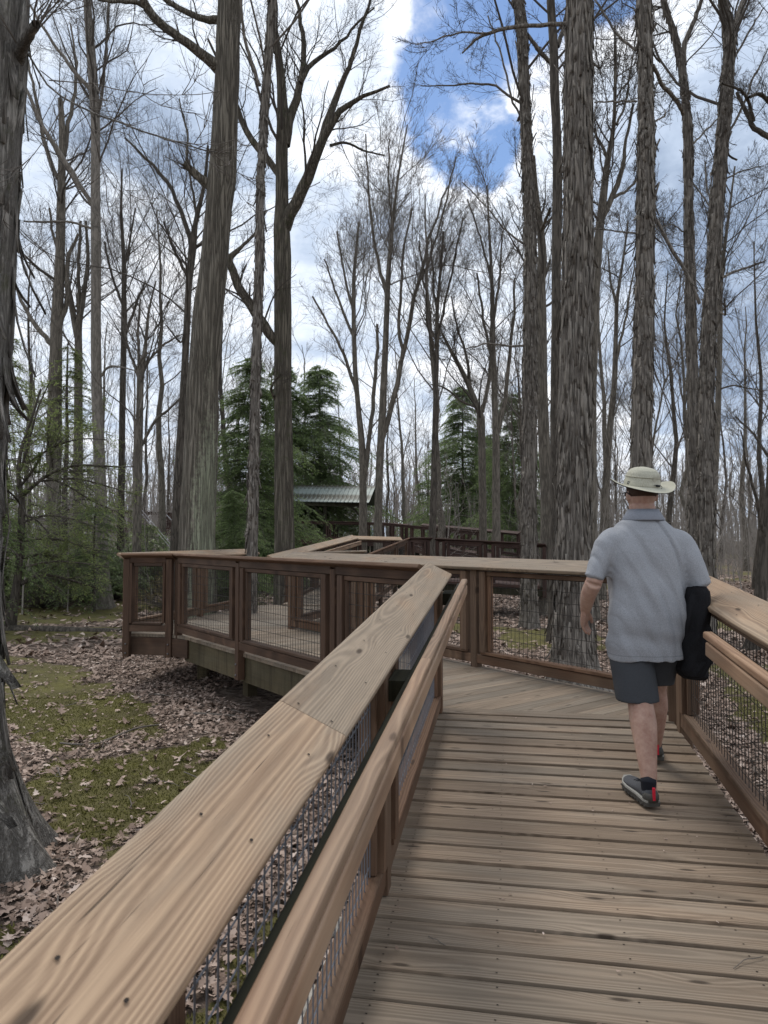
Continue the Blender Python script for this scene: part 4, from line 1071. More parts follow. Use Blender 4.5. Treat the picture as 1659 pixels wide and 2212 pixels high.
for (x, y) in BG:
    if y <= 48: near.setdefault(gapof(CX+F*x/y), []).append((x/y, x, y))
ORD = ['first', 'second', 'third', 'fourth', 'fifth', 'sixth', 'seventh', 'eighth', 'ninth', 'tenth']
LAB = {}
for k, l_ in near.items():
    l_.sort()
    for n_, (_, x, y) in enumerate(l_):
        if k is None: LAB[(x, y)] = f"bare woodland tree beyond the {'left' if x < 0 else 'right'} edge of the photo"; continue
        pos = 'only' if len(l_) == 1 else ORD[n_]
        a, b_ = MARK[k][1], MARK[k+1][1]
        LAB[(x, y)] = (f"bare background tree, {pos} from left, between {a} and {b_}" if len(l_) > 1 else f"lone bare background tree between {a} and {b_}")
for (x, y) in BG:
    side = 'left' if x < -3 else ('right' if x > 4 else 'middle')
    far = y > 48
    bgtree(x, y, int(rg.integers(7)), rg.uniform(.75, 1.15), rg.uniform(0, 6.28), LAB.get((x, y)) or f"bare far off woodland tree among many in the {side} of the background", f"bare {'far ' if far else ''}trees in the {side} background")
# close undergrowth saplings
def sapling(seed, H):
    rg = np.random.default_rng(seed); k = 8
    P = np.column_stack([np.cumsum(rg.normal(size=(k, 2))*.08, 0), np.linspace(-.1, H, k)]); q = .022*np.linspace(1, .3, k)
    l1, r1 = spawn(P[None], q[None], 12, .15, .95, .4, .9, .4, .5, 7, .05, .16, rg, .005)
    l2, r2 = spawn(l1, r1, 6, .1, .95, .4, .9, .5, .5, 5, .03, .18, rg, .004)
    return cat_mesh('sapling', [tubes(P[None], q[None], 5), tubes(l1, r1, 3), tubes(l2, r2, 3)])
SP = [sapling(300+i, (3, 4, 2.2, 5)[i]) for i in range(4)]
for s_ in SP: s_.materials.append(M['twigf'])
cnt = 0
for i in range(400):
    y = 17+38*rg.random(); x = rg.uniform(-.6, .6)*y
    if abs(x+2) < 3.5 and y < 45: continue
    if -4 < x < 4 and y < 24: continue
    if x < 0 and rg.random() < .4: continue
    o = link('sapling', SP[int(rg.integers(4))], None, None, (x, y, float(gz(x, y)))); o.rotation_euler = (0, 0, rg.uniform(0, 6.28)); o.scale = [rg.uniform(.7, 1.3)]*3
    sd = 'left' if x < 0 else 'right'
    tag(o, f'thin leafless sapling in the undergrowth on the {sd} side', 'sapling', f'leafless saplings on the {sd}')
    cnt += 1
    if cnt > 110: break
# distant wood: one mass of thin trunks and brush
def far_wood():
    rg = np.random.default_rng(5); n_ = 2000
    th = rg.uniform(-1.15, 1.15, n_); d = 80+70*rg.random(n_)
    x = np.sin(th)*d; y = np.cos(th)*d; k = 5
    H = rg.uniform(8, 17, n_); P = np.zeros((n_, k, 3))
    for i in range(k):
        f = i/(k-1); P[:, i, 0] = x+f*rg.normal(size=n_)*.5; P[:, i, 1] = y; P[:, i, 2] = gz(x, y)-.3+f*H
    q = rg.uniform(.06, .17, n_)[:, None]*np.linspace(1, .25, k)[None]
    l1, r1 = spawn(P, q, 10, .25, .98, .4, .9, .35, .5, 5, .05, .16, rg, .025)
    l2, r2 = spawn(l1, r1, 4, .2, .95, .4, .9, .55, .6, 4, .05, .16, rg, .018)
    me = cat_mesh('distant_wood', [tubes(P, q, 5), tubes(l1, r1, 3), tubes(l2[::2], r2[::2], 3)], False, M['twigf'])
    tag(link('distant_wood', me), 'distant mass of bare grey woodland closing off the horizon', kind='stuff')
    # thicket belt close to the ground
    n_ = 6800
    th = rg.uniform(-.95, .95, n_); d = 34+75*rg.random(n_)
    x = np.sin(th)*d; y = np.cos(th)*d; k = 4
    ok = ~((np.abs(x+2) < 5) & (y < 50)); x, y = x[ok], y[ok]; n_ = len(x)
    P = np.zeros((n_, k, 3)); H = rg.uniform(1.2, 5.5, n_); lx = rg.normal(size=n_)*.5
    for i in range(k):
        f = i/(k-1); P[:, i, 0] = x+lx*f*f; P[:, i, 1] = y; P[:, i, 2] = gz(x, y)-.1+f*H
    q = np.full((n_, 1), .02)*np.linspace(1, .5, k)[None]
    l1, r1 = spawn(P, q, 5, .15, .95, .4, 1., .45, .6, 4, .04, .2, rg, .009)
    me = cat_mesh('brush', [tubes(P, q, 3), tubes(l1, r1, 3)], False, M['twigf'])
    tag(link('brush', me), 'tangled leafless brush on the floor of the far wood', kind='stuff')
far_wood()

# ------------------------------------------------------------------ hemlocks
def hemlock_mesh(seed, H, Rb, nb, quad=.055, per=55, droop=.12, low=.03, gap_=.0):
    rg = np.random.default_rng(seed)
    k = 9
    z = H*(low+(1-low)*np.sort(rg.random(nb))**1.0)
    az0 = rg.uniform(0, 6.28, 7); zc0 = rg.uniform(0, H, 7)
    Lb = Rb*(1-(z/H))**.65*rg.uniform(.35, 1.2, nb)*(.85+.3*np.sin(z*2.1+seed))+.25
    az = rg.uniform(0, 2*np.pi, nb)
    t = np.linspace(0, 1, k)
    rise = rg.uniform(-.05, .45, nb)
    P = np.zeros((nb, k, 3))
    P[:, :, 0] = (Lb[:, None]*t)*np.cos(az)[:, None]; P[:, :, 1] = (Lb[:, None]*t)*np.sin(az)[:, None]
    P[:, :, 2] = z[:, None]+Lb[:, None]*(rise[:, None]*t-(rise[:, None]+droop+.18)*t**2)
    P[:, 1:, :2] += np.cumsum(rg.normal(size=(nb, k-1, 2))*.03, 1)
    q = (.006+.012*Lb[:, None]/Rb)*np.linspace(1, .25, k)[None]
    # side twigs, in the plane of the bough
    m = 13
    s1, sr = [], []
    ti = np.tile(np.linspace(.14, 1., m)[None], (nb, 1))
    for sg in (-1, 1):
        idx = np.clip((ti*(k-1)).astype(int), 0, k-2); fr = ti*(k-1)-idx; ar = np.arange(nb)[:, None]
        b_ = P[ar, idx]*(1-fr[..., None])+P[ar, idx+1]*fr[..., None]
        T = P[ar, idx+1]-P[ar, idx]; T /= np.linalg.norm(T, axis=2, keepdims=True)
        Sd = np.stack([-T[..., 1], T[..., 0], 0*T[..., 0]], -1)*sg
        D = T*.75+Sd*.8+rg.normal(size=T.shape)*.12; D /= np.linalg.norm(D, axis=2, keepdims=True)
        ln = (Lb[:, None]*.42*(1.1-ti)+.12)*rg.uniform(.6, 1.25, ti.shape)
        n2 = nb*m; kk = 4; tw = np.zeros((n2, kk, 3)); b_ = b_.reshape(-1, 3); D = D.reshape(-1, 3); ln = ln.reshape(-1)
        for i in range(kk):
            f = i/(kk-1); tw[:, i] = b_+D*(ln*f)[:, None]; tw[:, i, 2] -= ln*.22*f*f
        s1.append(tw)
    tw = np.concatenate(s1); lens_ = np.linalg.norm(tw[:, -1]-tw[:, 0], axis=1)
    keep = rg.random(len(tw)) > gap_
    tw = tw[keep]; lens_ = lens_[keep]
    # needle sprays: small lance-shaped quads to both sides along each twig
    cnt_ = np.maximum(4, (lens_/quad*2.1).astype(int)); idx = np.repeat(np.arange(len(tw)), cnt_)
    n_ = len(idx); f = rg.random(n_); seg = np.clip((f*3).astype(int), 0, 2); fr = f*3-seg
    c = tw[idx, seg]*(1-fr[:, None])+tw[idx, seg+1]*fr[:, None]
    T = tw[idx, -1]-tw[idx, 0]; T /= np.linalg.norm(T, axis=1, keepdims=True)+1e-9
    sg = np.where(rg.random(n_) < .5, -1., 1.)
    Sd = np.cross(T, [0, 0, 1.]); Sd /= np.linalg.norm(Sd, axis=1, keepdims=True)+1e-9
    D = T*.7+Sd*sg[:, None]*.8+rg.normal(size=(n_, 3))*.18; D /= np.linalg.norm(D, axis=1, keepdims=True)
    W_ = np.cross(D, [0, 0, 1.])+rg.normal(size=(n_, 3))*.55; W_ /= np.linalg.norm(W_, axis=1, keepdims=True)+1e-9
    l_ = quad*rg.uniform(.8, 1.7, n_)[:, None]; ww = quad*.20*rg.uniform(.7, 1.3, n_)[:, None]
    V = np.stack([c, c+D*l_*.5+W_*ww, c+D*l_+np.array([0, 0, -.01]), c+D*l_*.5-W_*ww], 1).reshape(-1, 3)
    Fq = np.arange(n_*4).reshape(-1, 4)
    tone = np.repeat(np.clip(.28+.35*rg.random(n_)+.22*(f-.3)+.2*(rg.random(len(tw))[idx]-.5), 0, 1), 4)
    bw = cat_mesh('boughs', [tubes(P, q, 4), tubes(tw, np.tile(np.linspace(.0045, .002, 4)[None], (len(tw), 1)), 3)])
    fo = npmesh('foliage', V, [Fq], tone)
    kz = 10; tz = np.linspace(-.2, H, kz)
    tm = npmesh('trunk', *(lambda a: (a[0], [a[1]]))(tubes(np.column_stack([np.zeros(kz)+rg.normal(size=kz)*.02, np.zeros(kz), tz])[None], (.02+.012*H*(1-np.clip(tz, 0, H)/H))[None], 9)), None, True)
    return tm, bw, fo
def set_hem(name, meshes, x, y, s_, rot, label, mf, group=None, zs=1., cat='hemlock'):
    zz = float(gz(x, y)); root = empty(name, (x, y, zz), label, cat, group, rz=rot); root.scale = (s_, s_, s_*zs)
    for nm, me, mm in zip(('trunk', 'boughs', 'foliage'), meshes, (M['dark'], M['twigd'], mf)):
        if len(me.materials) == 0: me.materials.append(mm)
        o = bpy.data.objects.new(nm, me); COL.objects.link(o); o.parent = root
H1 = hemlock_mesh(1, 10., 4.6, 360, .08); H2 = hemlock_mesh(2, 9., 4.3, 330, .08)
H3 = hemlock_mesh(3, 7.5, 2.9, 80, .06, gap_=.35, low=.10); H4 = hemlock_mesh(4, 5., 2.3, 80, .05, gap_=.2, low=.08)
def xat(px_, d): return (px_-CX)/F*d
for (px_, d, hm, s_, rot, lab, mf, zs) in (
    (540, 27.5, H1, .86, .3, 'tall dense hemlock behind the slender shaggy trunk', 'hem', 1.05),
    (690, 49.0, H2, 1.55, 1.9, 'broad hemlock spreading behind the shelter roof', 'hem', 1.0),
    (610, 47., H1, 1.30, 4.2, 'dark hemlock filling the gap beside the forked oak', 'hem', 1.05),
    (505, 21.0, H2, .42, 2.2, 'low hemlock tucked between the lichened oak and the slender shaggy trunk', 'hem', .9),
    (640, 30., H4, .62, 5.2, 'small drooping hemlock at the foot of the forked oak', 'hem', .8),
    (1000, 46., H2, 1.15, .8, 'hemlock standing left in the right hand pair of evergreens', 'hem', 1.15),
    (1108, 37., H2, .85, 3.4, 'hemlock pressed against the leftmost shaggy trunk', 'hem', 1.25),
    (925, 52., H4, 1.4, 2.4, 'small far hemlock just left of the slim dark trunk', 'hem', .9),
    (1060, 50., H1, .98, 5., 'farther hemlock between the grey trunks of the right hand group', 'hem', .95),
    (318, 25., H4, .62, .4, 'loose pale hemlock below the raised walkway', 'heml', .8),
    (140, 24., H3, 1.15, 2.7, 'loose pale hemlock around the mossy double trunk', 'heml', 1.),
    (205, 19.5, H4, .72, 4.4, 'bushy pale hemlock low beside the pale flaky trunk', 'heml', .8),
    (10, 20., H3, 1.05, 1.2, 'pale hemlock at the left edge behind the young hemlock', 'heml', 1.),
    (-60, 15., H4, .9, 1.9, 'hemlock boughs mostly outside the left edge', 'heml', 1.)):
    mf = M[mf]
    set_hem('hemlock_tree', hm, xat(px_, d), d, s_, rot, lab, mf, None, zs)
# young hemlock close at the left, traced stem and limbs
def young_hemlock():
    d = 15.4
    rg = np.random.default_rng(8)
    P, q = px_path([(20, 1362, 24), (27, 1320, 20), (40, 1240, 16), (46, 1150, 15), (48, 1090, 14), (46, 1062, 12), (38, 1030, 9), (45, 970, 7), (70, 900, 6), (88, 840, 4)], d)
    o3 = (P[0][0], d, float(gz(P[0][0], d))); loc = np.array(o3)
    root = empty('hemlock_tree', o3, 'young dark stemmed hemlock with reaching boughs beside the left edge trunk', 'hemlock')
    V, Fq = trunk_mesh(P-loc, q, 14, 0, .2, rg, 40, seed=8); link('trunk', npmesh('trunk', V, [Fq], None, True), M['dark'], root, o3)
    limbs = [[(50, 1070, 9), (75, 1045, 8), (114, 1015, 6), (176, 1000, 5), (235, 1010, 4), (290, 1008, 2)], [(100, 1030, 5), (150, 1050, 4), (200, 1085, 3), (240, 1100, 2)], [(114, 1014, 5), (112, 985, 4), (100, 945, 3), (110, 900, 2)],
             [(48, 1205, 8), (70, 1198, 7), (100, 1198, 5), (135, 1206, 3)], [(45, 1262, 9), (70, 1242, 7), (95, 1238, 6), (150, 1252, 5), (215, 1272, 3)], [(45, 1050, 6), (75, 1010, 5), (88, 985, 4)],
             [(40, 1030, 6), (62, 960, 5), (80, 880, 4), (110, 820, 2)], [(48, 1110, 5), (80, 1120, 4), (110, 1160, 3), (150, 1170, 2)], [(46, 1090, 5), (20, 1060, 4), (-20, 1050, 3)], [(44, 1200, 5), (10, 1190, 4), (-30, 1200, 3)],
             [(90, 1040, 5), (160, 1030, 4), (230, 1050, 3), (300, 1070, 2)], [(46, 1130, 5), (100, 1110, 4), (160, 1120, 3), (210, 1140, 2)], [(44, 1230, 5), (100, 1210, 4), (170, 1215, 3), (235, 1225, 2)],
             [(60, 1000, 5), (120, 960, 4), (180, 945, 3), (230, 950, 2)], [(44, 1170, 5), (110, 1160, 4), (180, 1180, 3), (225, 1195, 2)]]
    LP, LR = [], []
    for i, l_ in enumerate(limbs):
        a, b_ = px_path(l_, d, rg.uniform(-1.3, 1.0)); a, b_ = resample(a, b_, 10); LP.append(a-loc); LR.append(b_)
        link('limb', npmesh('limb', *(lambda t_: (t_[0], [t_[1]]))(tubes((a-loc)[None], b_[None], 8)), None, True), M['dark'], root, o3)
    LP = np.array(LP); LR = np.array(LR)
    s1, r1 = spawn(LP, LR, 22, .12, 1., .4, 1.1, .42, .4, 6, -.05, .12, rg, .003)
    s2, r2 = spawn(s1, r1, 7, .1, 1., .4, .9, .5, .5, 4, -.04, .1, rg, .0018)
    link('boughs', cat_mesh('boughs', [tubes(s1, r1, 3), tubes(s2, r2, 3)]), M['twigd'], root, o3)
    tw = s2; per = 9; idx = np.repeat(np.arange(len(tw)), per); n_ = len(idx); f = rg.random(n_); seg = np.clip((f*3).astype(int), 0, 2); fr = f*3-seg
    c = tw[idx, seg]*(1-fr[:, None])+tw[idx, seg+1]*fr[:, None]
    T = tw[idx, -1]-tw[idx, 0]; T /= np.linalg.norm(T, axis=1, keepdims=True)+1e-9
    Sd = np.cross(T, [0, 0, 1.]); Sd /= np.linalg.norm(Sd, axis=1, keepdims=True)+1e-9
    D = T*.6+Sd*np.where(rg.random(n_) < .5, -1., 1.)[:, None]*.9+rg.normal(size=(n_, 3))*.15; D /= np.linalg.norm(D, axis=1, keepdims=True)
    W_ = np.cross(D, [0, 0, 1.])+rg.normal(size=(n_, 3))*.2; W_ /= np.linalg.norm(W_, axis=1, keepdims=True)+1e-9
    l_ = .045*rg.uniform(.7, 1.6, n_)[:, None]; ww = l_*.2
    V = np.stack([c, c+D*l_*.5+W_*ww, c+D*l_, c+D*l_*.5-W_*ww], 1).reshape(-1, 3)
    link('foliage', npmesh('foliage', V, [np.arange(n_*4).reshape(-1, 4)], np.repeat(np.clip(.3+.4*rg.random(n_), 0, 1), 4)), M['heml'], root, o3)
young_hemlock()
# rhododendron thicket and low shrubs
def shrub_mesh(seed, Rr, H, n_cl, leafL, leafW, per=9, droop=.5):
    rg = np.random.default_rng(seed)
    u = rg.random(n_cl); a = rg.uniform(0, 2*np.pi, n_cl); rr = Rr*np.sqrt(rg.random(n_cl))
    z = H*(1-(rr/Rr)**2*.6)*rg.uniform(.35, 1., n_cl)
    c = np.column_stack([rr*np.cos(a), rr*np.sin(a), z])
    idx = np.repeat(np.arange(n_cl), per); n_ = len(idx); b_ = rg.uniform(0, 2*np.pi, n_)
    dz = -droop+rg.normal(size=n_)*.25
    D = np.column_stack([np.cos(b_), np.sin(b_), dz]); D /= np.linalg.norm(D, axis=1, keepdims=True)
    W_ = np.column_stack([-np.sin(b_), np.cos(b_), rg.normal(size=n_)*.2])
    l_ = leafL*rg.uniform(.7, 1.2, n_)[:, None]; w_ = leafW*rg.uniform(.8, 1.2, n_)[:, None]; C0 = c[idx]+rg.normal(size=(n_, 3))*.02
    V = np.stack([C0, C0+D*l_*.45+W_*w_, C0+D*l_+(0, 0, -.02), C0+D*l_*.45-W_*w_], 1).reshape(-1, 3)
    fo = npmesh('leaves', V, [np.arange(n_*4).reshape(-1, 4)], np.repeat(np.clip(rg.random(n_)*.6+.4*rg.random(n_cl)[idx], 0, 1), 4))
    k = 5; P = np.zeros((n_cl, k, 3))
    for i in range(k):
        f = i/(k-1); P[:, i] = c*np.array([f**.7, f**.7, f])[None]+rg.normal(size=(n_cl, 3))*.03*f*(1-f)*4
    st = cat_mesh('stems', [tubes(P[::2], np.tile(np.linspace(.012, .004, k)[None], (len(P[::2]), 1)), 4)])
    return st, fo
S1 = shrub_mesh(1, 1.5, 1.9, 420, .14, .024); S2 = shrub_mesh(2, 1.2, 1.1, 420, .05, .016, 10, .0)
for (px_, d, sm, s_, lab, mf) in ((95, 20.5, S1, 1.0, 'rhododendron with drooping leaves left of the pale flaky trunk', 'rhodo'), (165, 22.5, S1, 1.15, 'larger rhododendron behind the pale flaky trunk', 'rhodo'),
                              (245, 23., S1, .9, 'rhododendron between the pale trunk and the railing end', 'rhodo'), (335, 25., S2, 1.2, 'bronze leaved shrub above the left end of the railing', 'bronze'),
                              (385, 20.5, S2, 1.0, 'bronze leaved shrub at the foot of the lichened oak', 'bronze'), (300, 27., S1, 1.3, 'rhododendron under the raised walkway', 'rhodo'),
                              (30, 23., S1, 1.2, 'rhododendron at the left edge behind the young hemlock', 'rhodo')):
    x = xat(px_, d); root = empty('rhododendron' if mf == 'rhodo' else 'leafy_shrub', (x, d, float(gz(x, d))), lab, 'shrub', rz=px_*.1); root.scale = (s_,)*3
    for nm, me, mm in zip(('stems', 'leaves'), sm, (M['twig'], M[mf])):
        if len(me.materials) == 0: me.materials.append(mm)
        o = bpy.data.objects.new(nm, me); COL.objects.link(o); o.parent = root

# ------------------------------------------------------------------ leaf litter, moss, sticks, stones
def leaf_template(rg, lobes=True):
    if lobes:
        pts = [(0, -.5), (.10, -.30), (.30, -.22), (.16, -.06), (.40, .10), (.20, .16), (.22, .36), (0, .52), (-.22, .36), (-.20, .16), (-.40, .10), (-.16, -.06), (-.30, -.22), (-.10, -.30)]
    else: pts = [(0, -.5), (.28, -.1), (.2, .3), (0, .5), (-.2, .3), (-.28, -.1)]
    return np.array([(0, 0)]+pts)
def scatter(name, label, n_, sampler, size, lobes, rg, lift=.02, tonef=None):
    T = leaf_template(rg, lobes); k = len(T)
    x, y = sampler(n_); n_ = len(x); z = gz(x, y)+rg.uniform(.004, lift, n_)
    sc_ = size*rg.lognormal(-.08, .34, n_); a = rg.uniform(0, 2*np.pi, n_); curl = rg.normal(0, .9, n_); curl2 = rg.normal(0, .6, n_)
    X = T[None, :, 0]*sc_[:, None]*rg.uniform(.6, 1.1, n_)[:, None]; Y = T[None, :, 1]*sc_[:, None]
    Z = curl[:, None]*X*X/sc_[:, None]+curl2[:, None]*Y*Y/sc_[:, None]+rg.normal(size=(n_, k))*.03*sc_[:, None]
    tl = rg.normal(0, .22, n_); tl2 = rg.normal(0, .22, n_)
    Z = Z+X*tl[:, None]+Y*tl2[:, None]
    ca, sa = np.cos(a)[:, None], np.sin(a)[:, None]
    V = np.stack([x[:, None]+X*ca-Y*sa, y[:, None]+X*sa+Y*ca, z[:, None]+Z-np.minimum(Z.min(1, keepdims=True), 0)*.6], -1).reshape(-1, 3)
    f = np.array([(0, i, i+1) for i in range(1, k-1)]+[(0, k-1, 1)])
    Fq = (np.arange(n_)[:, None, None]*k+f[None]).reshape(-1, 3)
    tn_ = rg.beta(2.2, 2.4, n_)
    tone = np.repeat(tn_, k)
    tag(link(name, npmesh(name, V, [Fq], tone), M['leaf']), label, kind='stuff')
def deck_clear(x, y):
    u = x*UU[0]+y*UU[1]; v = x*VV[0]+y*VV[1]
    on = (u < 5.3) & (v > -.45) & (v < 1.0)
    t = (x-P0[0])*WD[0]+(y-P0[1])*WD[1]; n = (x-P0[0])*ND[0]+(y-P0[1])*ND[1]
    on |= (t > 0) & (t < 4.8) & (n > .15) & (n < 1.4)
    return on
def samp_near(n_):
    d = .8+13*RG.random(n_*3)**.75; th = RG.uniform(-.62, .62, n_*3); x = d*np.sin(th)*1.; y = d*np.cos(th)
    ms = mossf(x, y); keep = (RG.random(len(x)) > ms*.90) & ~deck_clear(x, y)
    x, y = x[keep], y[keep]; return x[:n_], y[:n_]
def samp_far(n_):
    d = 12+30*RG.random(n_*2)**.8; th = RG.uniform(-.6, .6, n_*2); x = d*np.sin(th); y = d*np.cos(th)
    keep = (RG.random(len(x)) > mossf(x, y)*.9); x, y = x[keep], y[keep]; return x[:n_], y[:n_]
scatter('leaf_litter', 'curled dead oak leaves covering the near forest floor', 74000, samp_near, .052, True, RG, .03)
scatter('fallen_leaves', 'dead leaves carpeting the ground farther off', 34000, samp_far, .13, False, RG, .03)
def deck_bits():
    rg = np.random.default_rng(21)
    n_ = 70; u = rg.uniform(1.2, 5.2, n_); v = -.45+1.5*rg.random(n_)**1.0; T = leaf_template(rg, False)*.018
    V = []
    for i in range(n_):
        a = rg.uniform(0, 6.28); s_ = rg.uniform(.3, 1.2); c = uv(u[i], v[i], rz(u[i])+.003)
        for k, (x, y) in enumerate(T*s_): V.append((c[0]+x*math.cos(a)-y*math.sin(a), c[1]+x*math.sin(a)+y*math.cos(a), c[2]+S*(x+y)*.5+rg.uniform(.001, .006)))
    k = len(T); f = np.array([(0, i, i+1) for i in range(1, k-1)]+[(0, k-1, 1)])
    Fq = (np.arange(n_)[:, None, None]*k+f[None]).reshape(-1, 3)
    tag(link('leaf_fragments', npmesh('leaf_fragments', V, [Fq], np.repeat(rg.uniform(.1, .9, n_), k)), M['leaf']), 'tiny leaf fragments scattered on the ramp planks', kind='stuff')
deck_bits()
def moss_tufts():
    rg = np.random.default_rng(4); n_ = 260000
    d = 1.+9*rg.random(n_)**.8; th = rg.uniform(-.62, .62, n_); x = d*np.sin(th); y = d*np.cos(th)
    k_ = (mossf(x, y) > .5) & ~deck_clear(x, y); x, y = x[k_], y[k_]; n_ = len(x); z = gz(x, y)
    clump = fbm(x, y, 6., 3)
    h = .012*rg.uniform(.5, 1.6, n_)*(.5+clump); a = rg.uniform(0, 2*np.pi, n_); w_ = .006
    b_ = np.stack([x, y, z-.002], 1); D = np.stack([np.cos(a), np.sin(a), 0*a], 1)
    V = np.stack([b_-D*w_, b_+D*w_, b_+np.stack([rg.normal(size=n_)*.006, rg.normal(size=n_)*.006, h], 1)], 1).reshape(-1, 3)
    tone = np.repeat(np.clip(rg.random(n_)*.5+clump*.8-.15, 0, 1), 3)
    tag(link('moss', npmesh('moss', V, [np.arange(n_*3).reshape(-1, 3)], tone), M['moss']), 'soft green moss cushions growing on the ground', kind='stuff')
moss_tufts()
def sticks():
    rg = np.random.default_rng(6)
    n_ = 420; x, y = samp_near(n_); n_ = len(x); a = rg.uniform(0, 2*np.pi, n_); L = rg.uniform(.08, .5, n_); k = 6
    P = np.zeros((n_, k, 3)); cx, cy, ca = x.copy(), y.copy(), a.copy()
    for i in range(k):
        P[:, i, 0] = cx; P[:, i, 1] = cy; P[:, i, 2] = gz(cx, cy)+.02+rg.uniform(0, .02, n_)
        ca += rg.normal(size=n_)*.25; cx = cx+np.cos(ca)*L/k; cy = cy+np.sin(ca)*L/k
    me = cat_mesh('fallen_twigs', [tubes(P, rg.uniform(.002, .006, n_)[:, None]*np.linspace(1, .5, k)[None], 4)], False, M['twig'])
    tag(link('fallen_twigs', me), 'small broken twigs strewn through the leaf litter', kind='stuff')
    for i, (pts, r_, lab) in enumerate((
            ([(222, 1600), (270, 1578), (335, 1560), (345, 1561)], .012, 'broken stick lying on the moss left of the near railing'),
            ([(130, 1605), (190, 1613), (225, 1604), (240, 1592)], .010, 'crooked stick below the moss patch near the left trunk'),
            ([(418, 1540), (470, 1541), (520, 1545)], .014, 'straight dark stick among the leaves under the walkway'),
            ([(302, 1506), (330, 1498), (372, 1504)], .008, 'thin stick beside the mossy patch edge'))):
        P = np.array([lev(a_, b__, GZ+.04) for a_, b__ in pts]); Q, q = resample(P, np.full(len(P), r_), 8)
        Q[:, 2] = gz(Q[:, 0], Q[:, 1])+.03
        V, Fq = tubes(Q[None], (q*np.linspace(1, .6, 8))[None], 7); o = link('fallen_stick', npmesh('fallen_stick', V, [Fq], None, True), M['twig']); tag(o, lab, 'stick')
sticks()
def log_():
    P = np.array([atd(x, y, 15.3) for x, y in ((-30, 1372), (60, 1368), (150, 1366), (262, 1362))]); P[:, 2] = gz(P[:, 0], P[:, 1])-.01
    Q, q = resample(P, [.12, .11, .10, .07], 30); V, Fq = trunk_mesh(Q, q, 20, .01, 0, None, 60, seed=3)
    tag(link('fallen_log', npmesh('fallen_log', V, [Fq], None, True), M['dark']), 'mossy fallen log lying at the back of the left clearing', 'log')
log_()
def stones():
    mats = flat('pale_limestone', (.42, .39, .34), .9, var=.15, sc_=14.)
    rg = np.random.default_rng(9); protos = []
    for i in range(5):
        bm_ = bmesh.new(); bmesh.ops.create_icosphere(bm_, subdivisions=3, radius=1.)
        for v in bm_.verts:
            p = v.co; n_ = float(fbm(np.array(p.x*1.3+i*7), np.array(p.y*1.3+p.z*.9), 1., 3)); v.co = p*(.72+.55*n_); v.co.z *= .62
        me = bpy.data.meshes.new('stone'); bm_.to_mesh(me); bm_.free(); me.materials.append(mats); protos.append(me)
    for i in range(54):
        u = .3+rg.random()*3.2; v = -.62-rg.random()**1.5*.45
        x, y = uv(u, v)[:2]; s_ = rg.uniform(.045, .12)
        o = link('stone', protos[i % 5], None, None, (x, y, float(gz(x, y))+s_*.3)); o.scale = (s_*1.3, s_, s_); o.rotation_euler = (rg.uniform(-.3, .3), rg.uniform(-.3, .3), rg.uniform(0, 6))
        tag(o, 'pale limestone rock piled along the foot of the left railing', 'rock', 'pale rocks under the left railing')
stones()
def boulder():
    bm_ = bmesh.new(); bmesh.ops.create_icosphere(bm_, subdivisions=4, radius=1.)
    for v in bm_.verts:
        p = v.co; n_ = float(fbm(np.array(p.x*.9+3), np.array(p.y*.9+p.z*1.3), 1., 4)); v.co = p*(.7+.6*n_)
    me = bpy.data.meshes.new('boulder'); bm_.to_mesh(me); bm_.free()
    x = xat(372, 29); o = link('boulder', me, flat('grey_boulder', (.15, .15, .13), .9, var=.25, sc_=3.), None, (x, 29, -.1)); o.scale = (1.1, .8, .9)
    tag(o, 'grey boulder under the raised walkway left of the lichened oak', 'boulder')
boulder()
# sprout on the forest floor seen through the near wire
# twigs dropped on the planks
for (pts, lab) in (([(925, 2022), (940, 2030), (962, 2042)], 'small forked twig dropped on the planks near the left railing'), ([(1585, 2092), (1605, 2075), (1648, 2066)], 'curved pine needle twig on the planks at lower right')):
    Q = np.array([ramp_p for ramp_p in []]) if 0 else None
    P = []
    for a_, b__ in pts:
        r_ = ray(a_, b__); t = (A0+.006-CZ)/(r_[2]-S*(r_[:2]@UU)); P.append(r_*t+np.array([0, 0, CZ]))
    Qp, q = resample(np.array(P), np.full(3, .0016), 8); Qp[3:5, 2] += .004
    V, Fq = tubes(Qp[None], q[None], 5); tag(link('twig', npmesh('twig', V, [Fq], None, True), M['twig']), lab, 'twig')
# ------------------------------------------------------------------ the walking man
def skinmat(name, a, b_, rough=.5):
    m, q, b = mat(name, rough)
    t = q.new('ShaderNodeTexCoord').outputs['Object']
    n1 = q.noise(t, 9., 4, .6); n2 = q.noise(t, 60., 3, .6)
    q.put(b.inputs['Base Color'], q.mix(q.mr(q.m('ADD', q.m('MULTIPLY', n1, .7), q.m('MULTIPLY', n2, .3)), .35, .65, 0., 1.), a, b_))
    b.inputs['Subsurface Weight'].default_value = .12; b.inputs['Subsurface Radius'].default_value = (.01, .004, .002)
    return m
def clothmat(name, a, b_, sc_=400., heather=1., rough=.9, wr=.3, bumpn=.0008):
    m, q, b = mat(name, rough)
    t = q.new('ShaderNodeTexCoord').outputs['Object']
    n1 = q.noise(q.vm('MULTIPLY', t, (1., 1., .45)), sc_, 3, .7); n2 = q.noise(t, 6., 3, .5)
    f = q.m('ADD', q.m('MULTIPLY', n1, heather), q.m('MULTIPLY', q.m('SUBTRACT', n2, .5), .15))
    q.put(b.inputs['Base Color'], q.mix(q.mr(f, .35, .65), a, b_))
    bp = q.new('ShaderNodeBump', i_Strength=.6, i_Distance=bumpn, i_Height=n1); q.put(b.inputs['Normal'], bp.outputs[0])
    return m
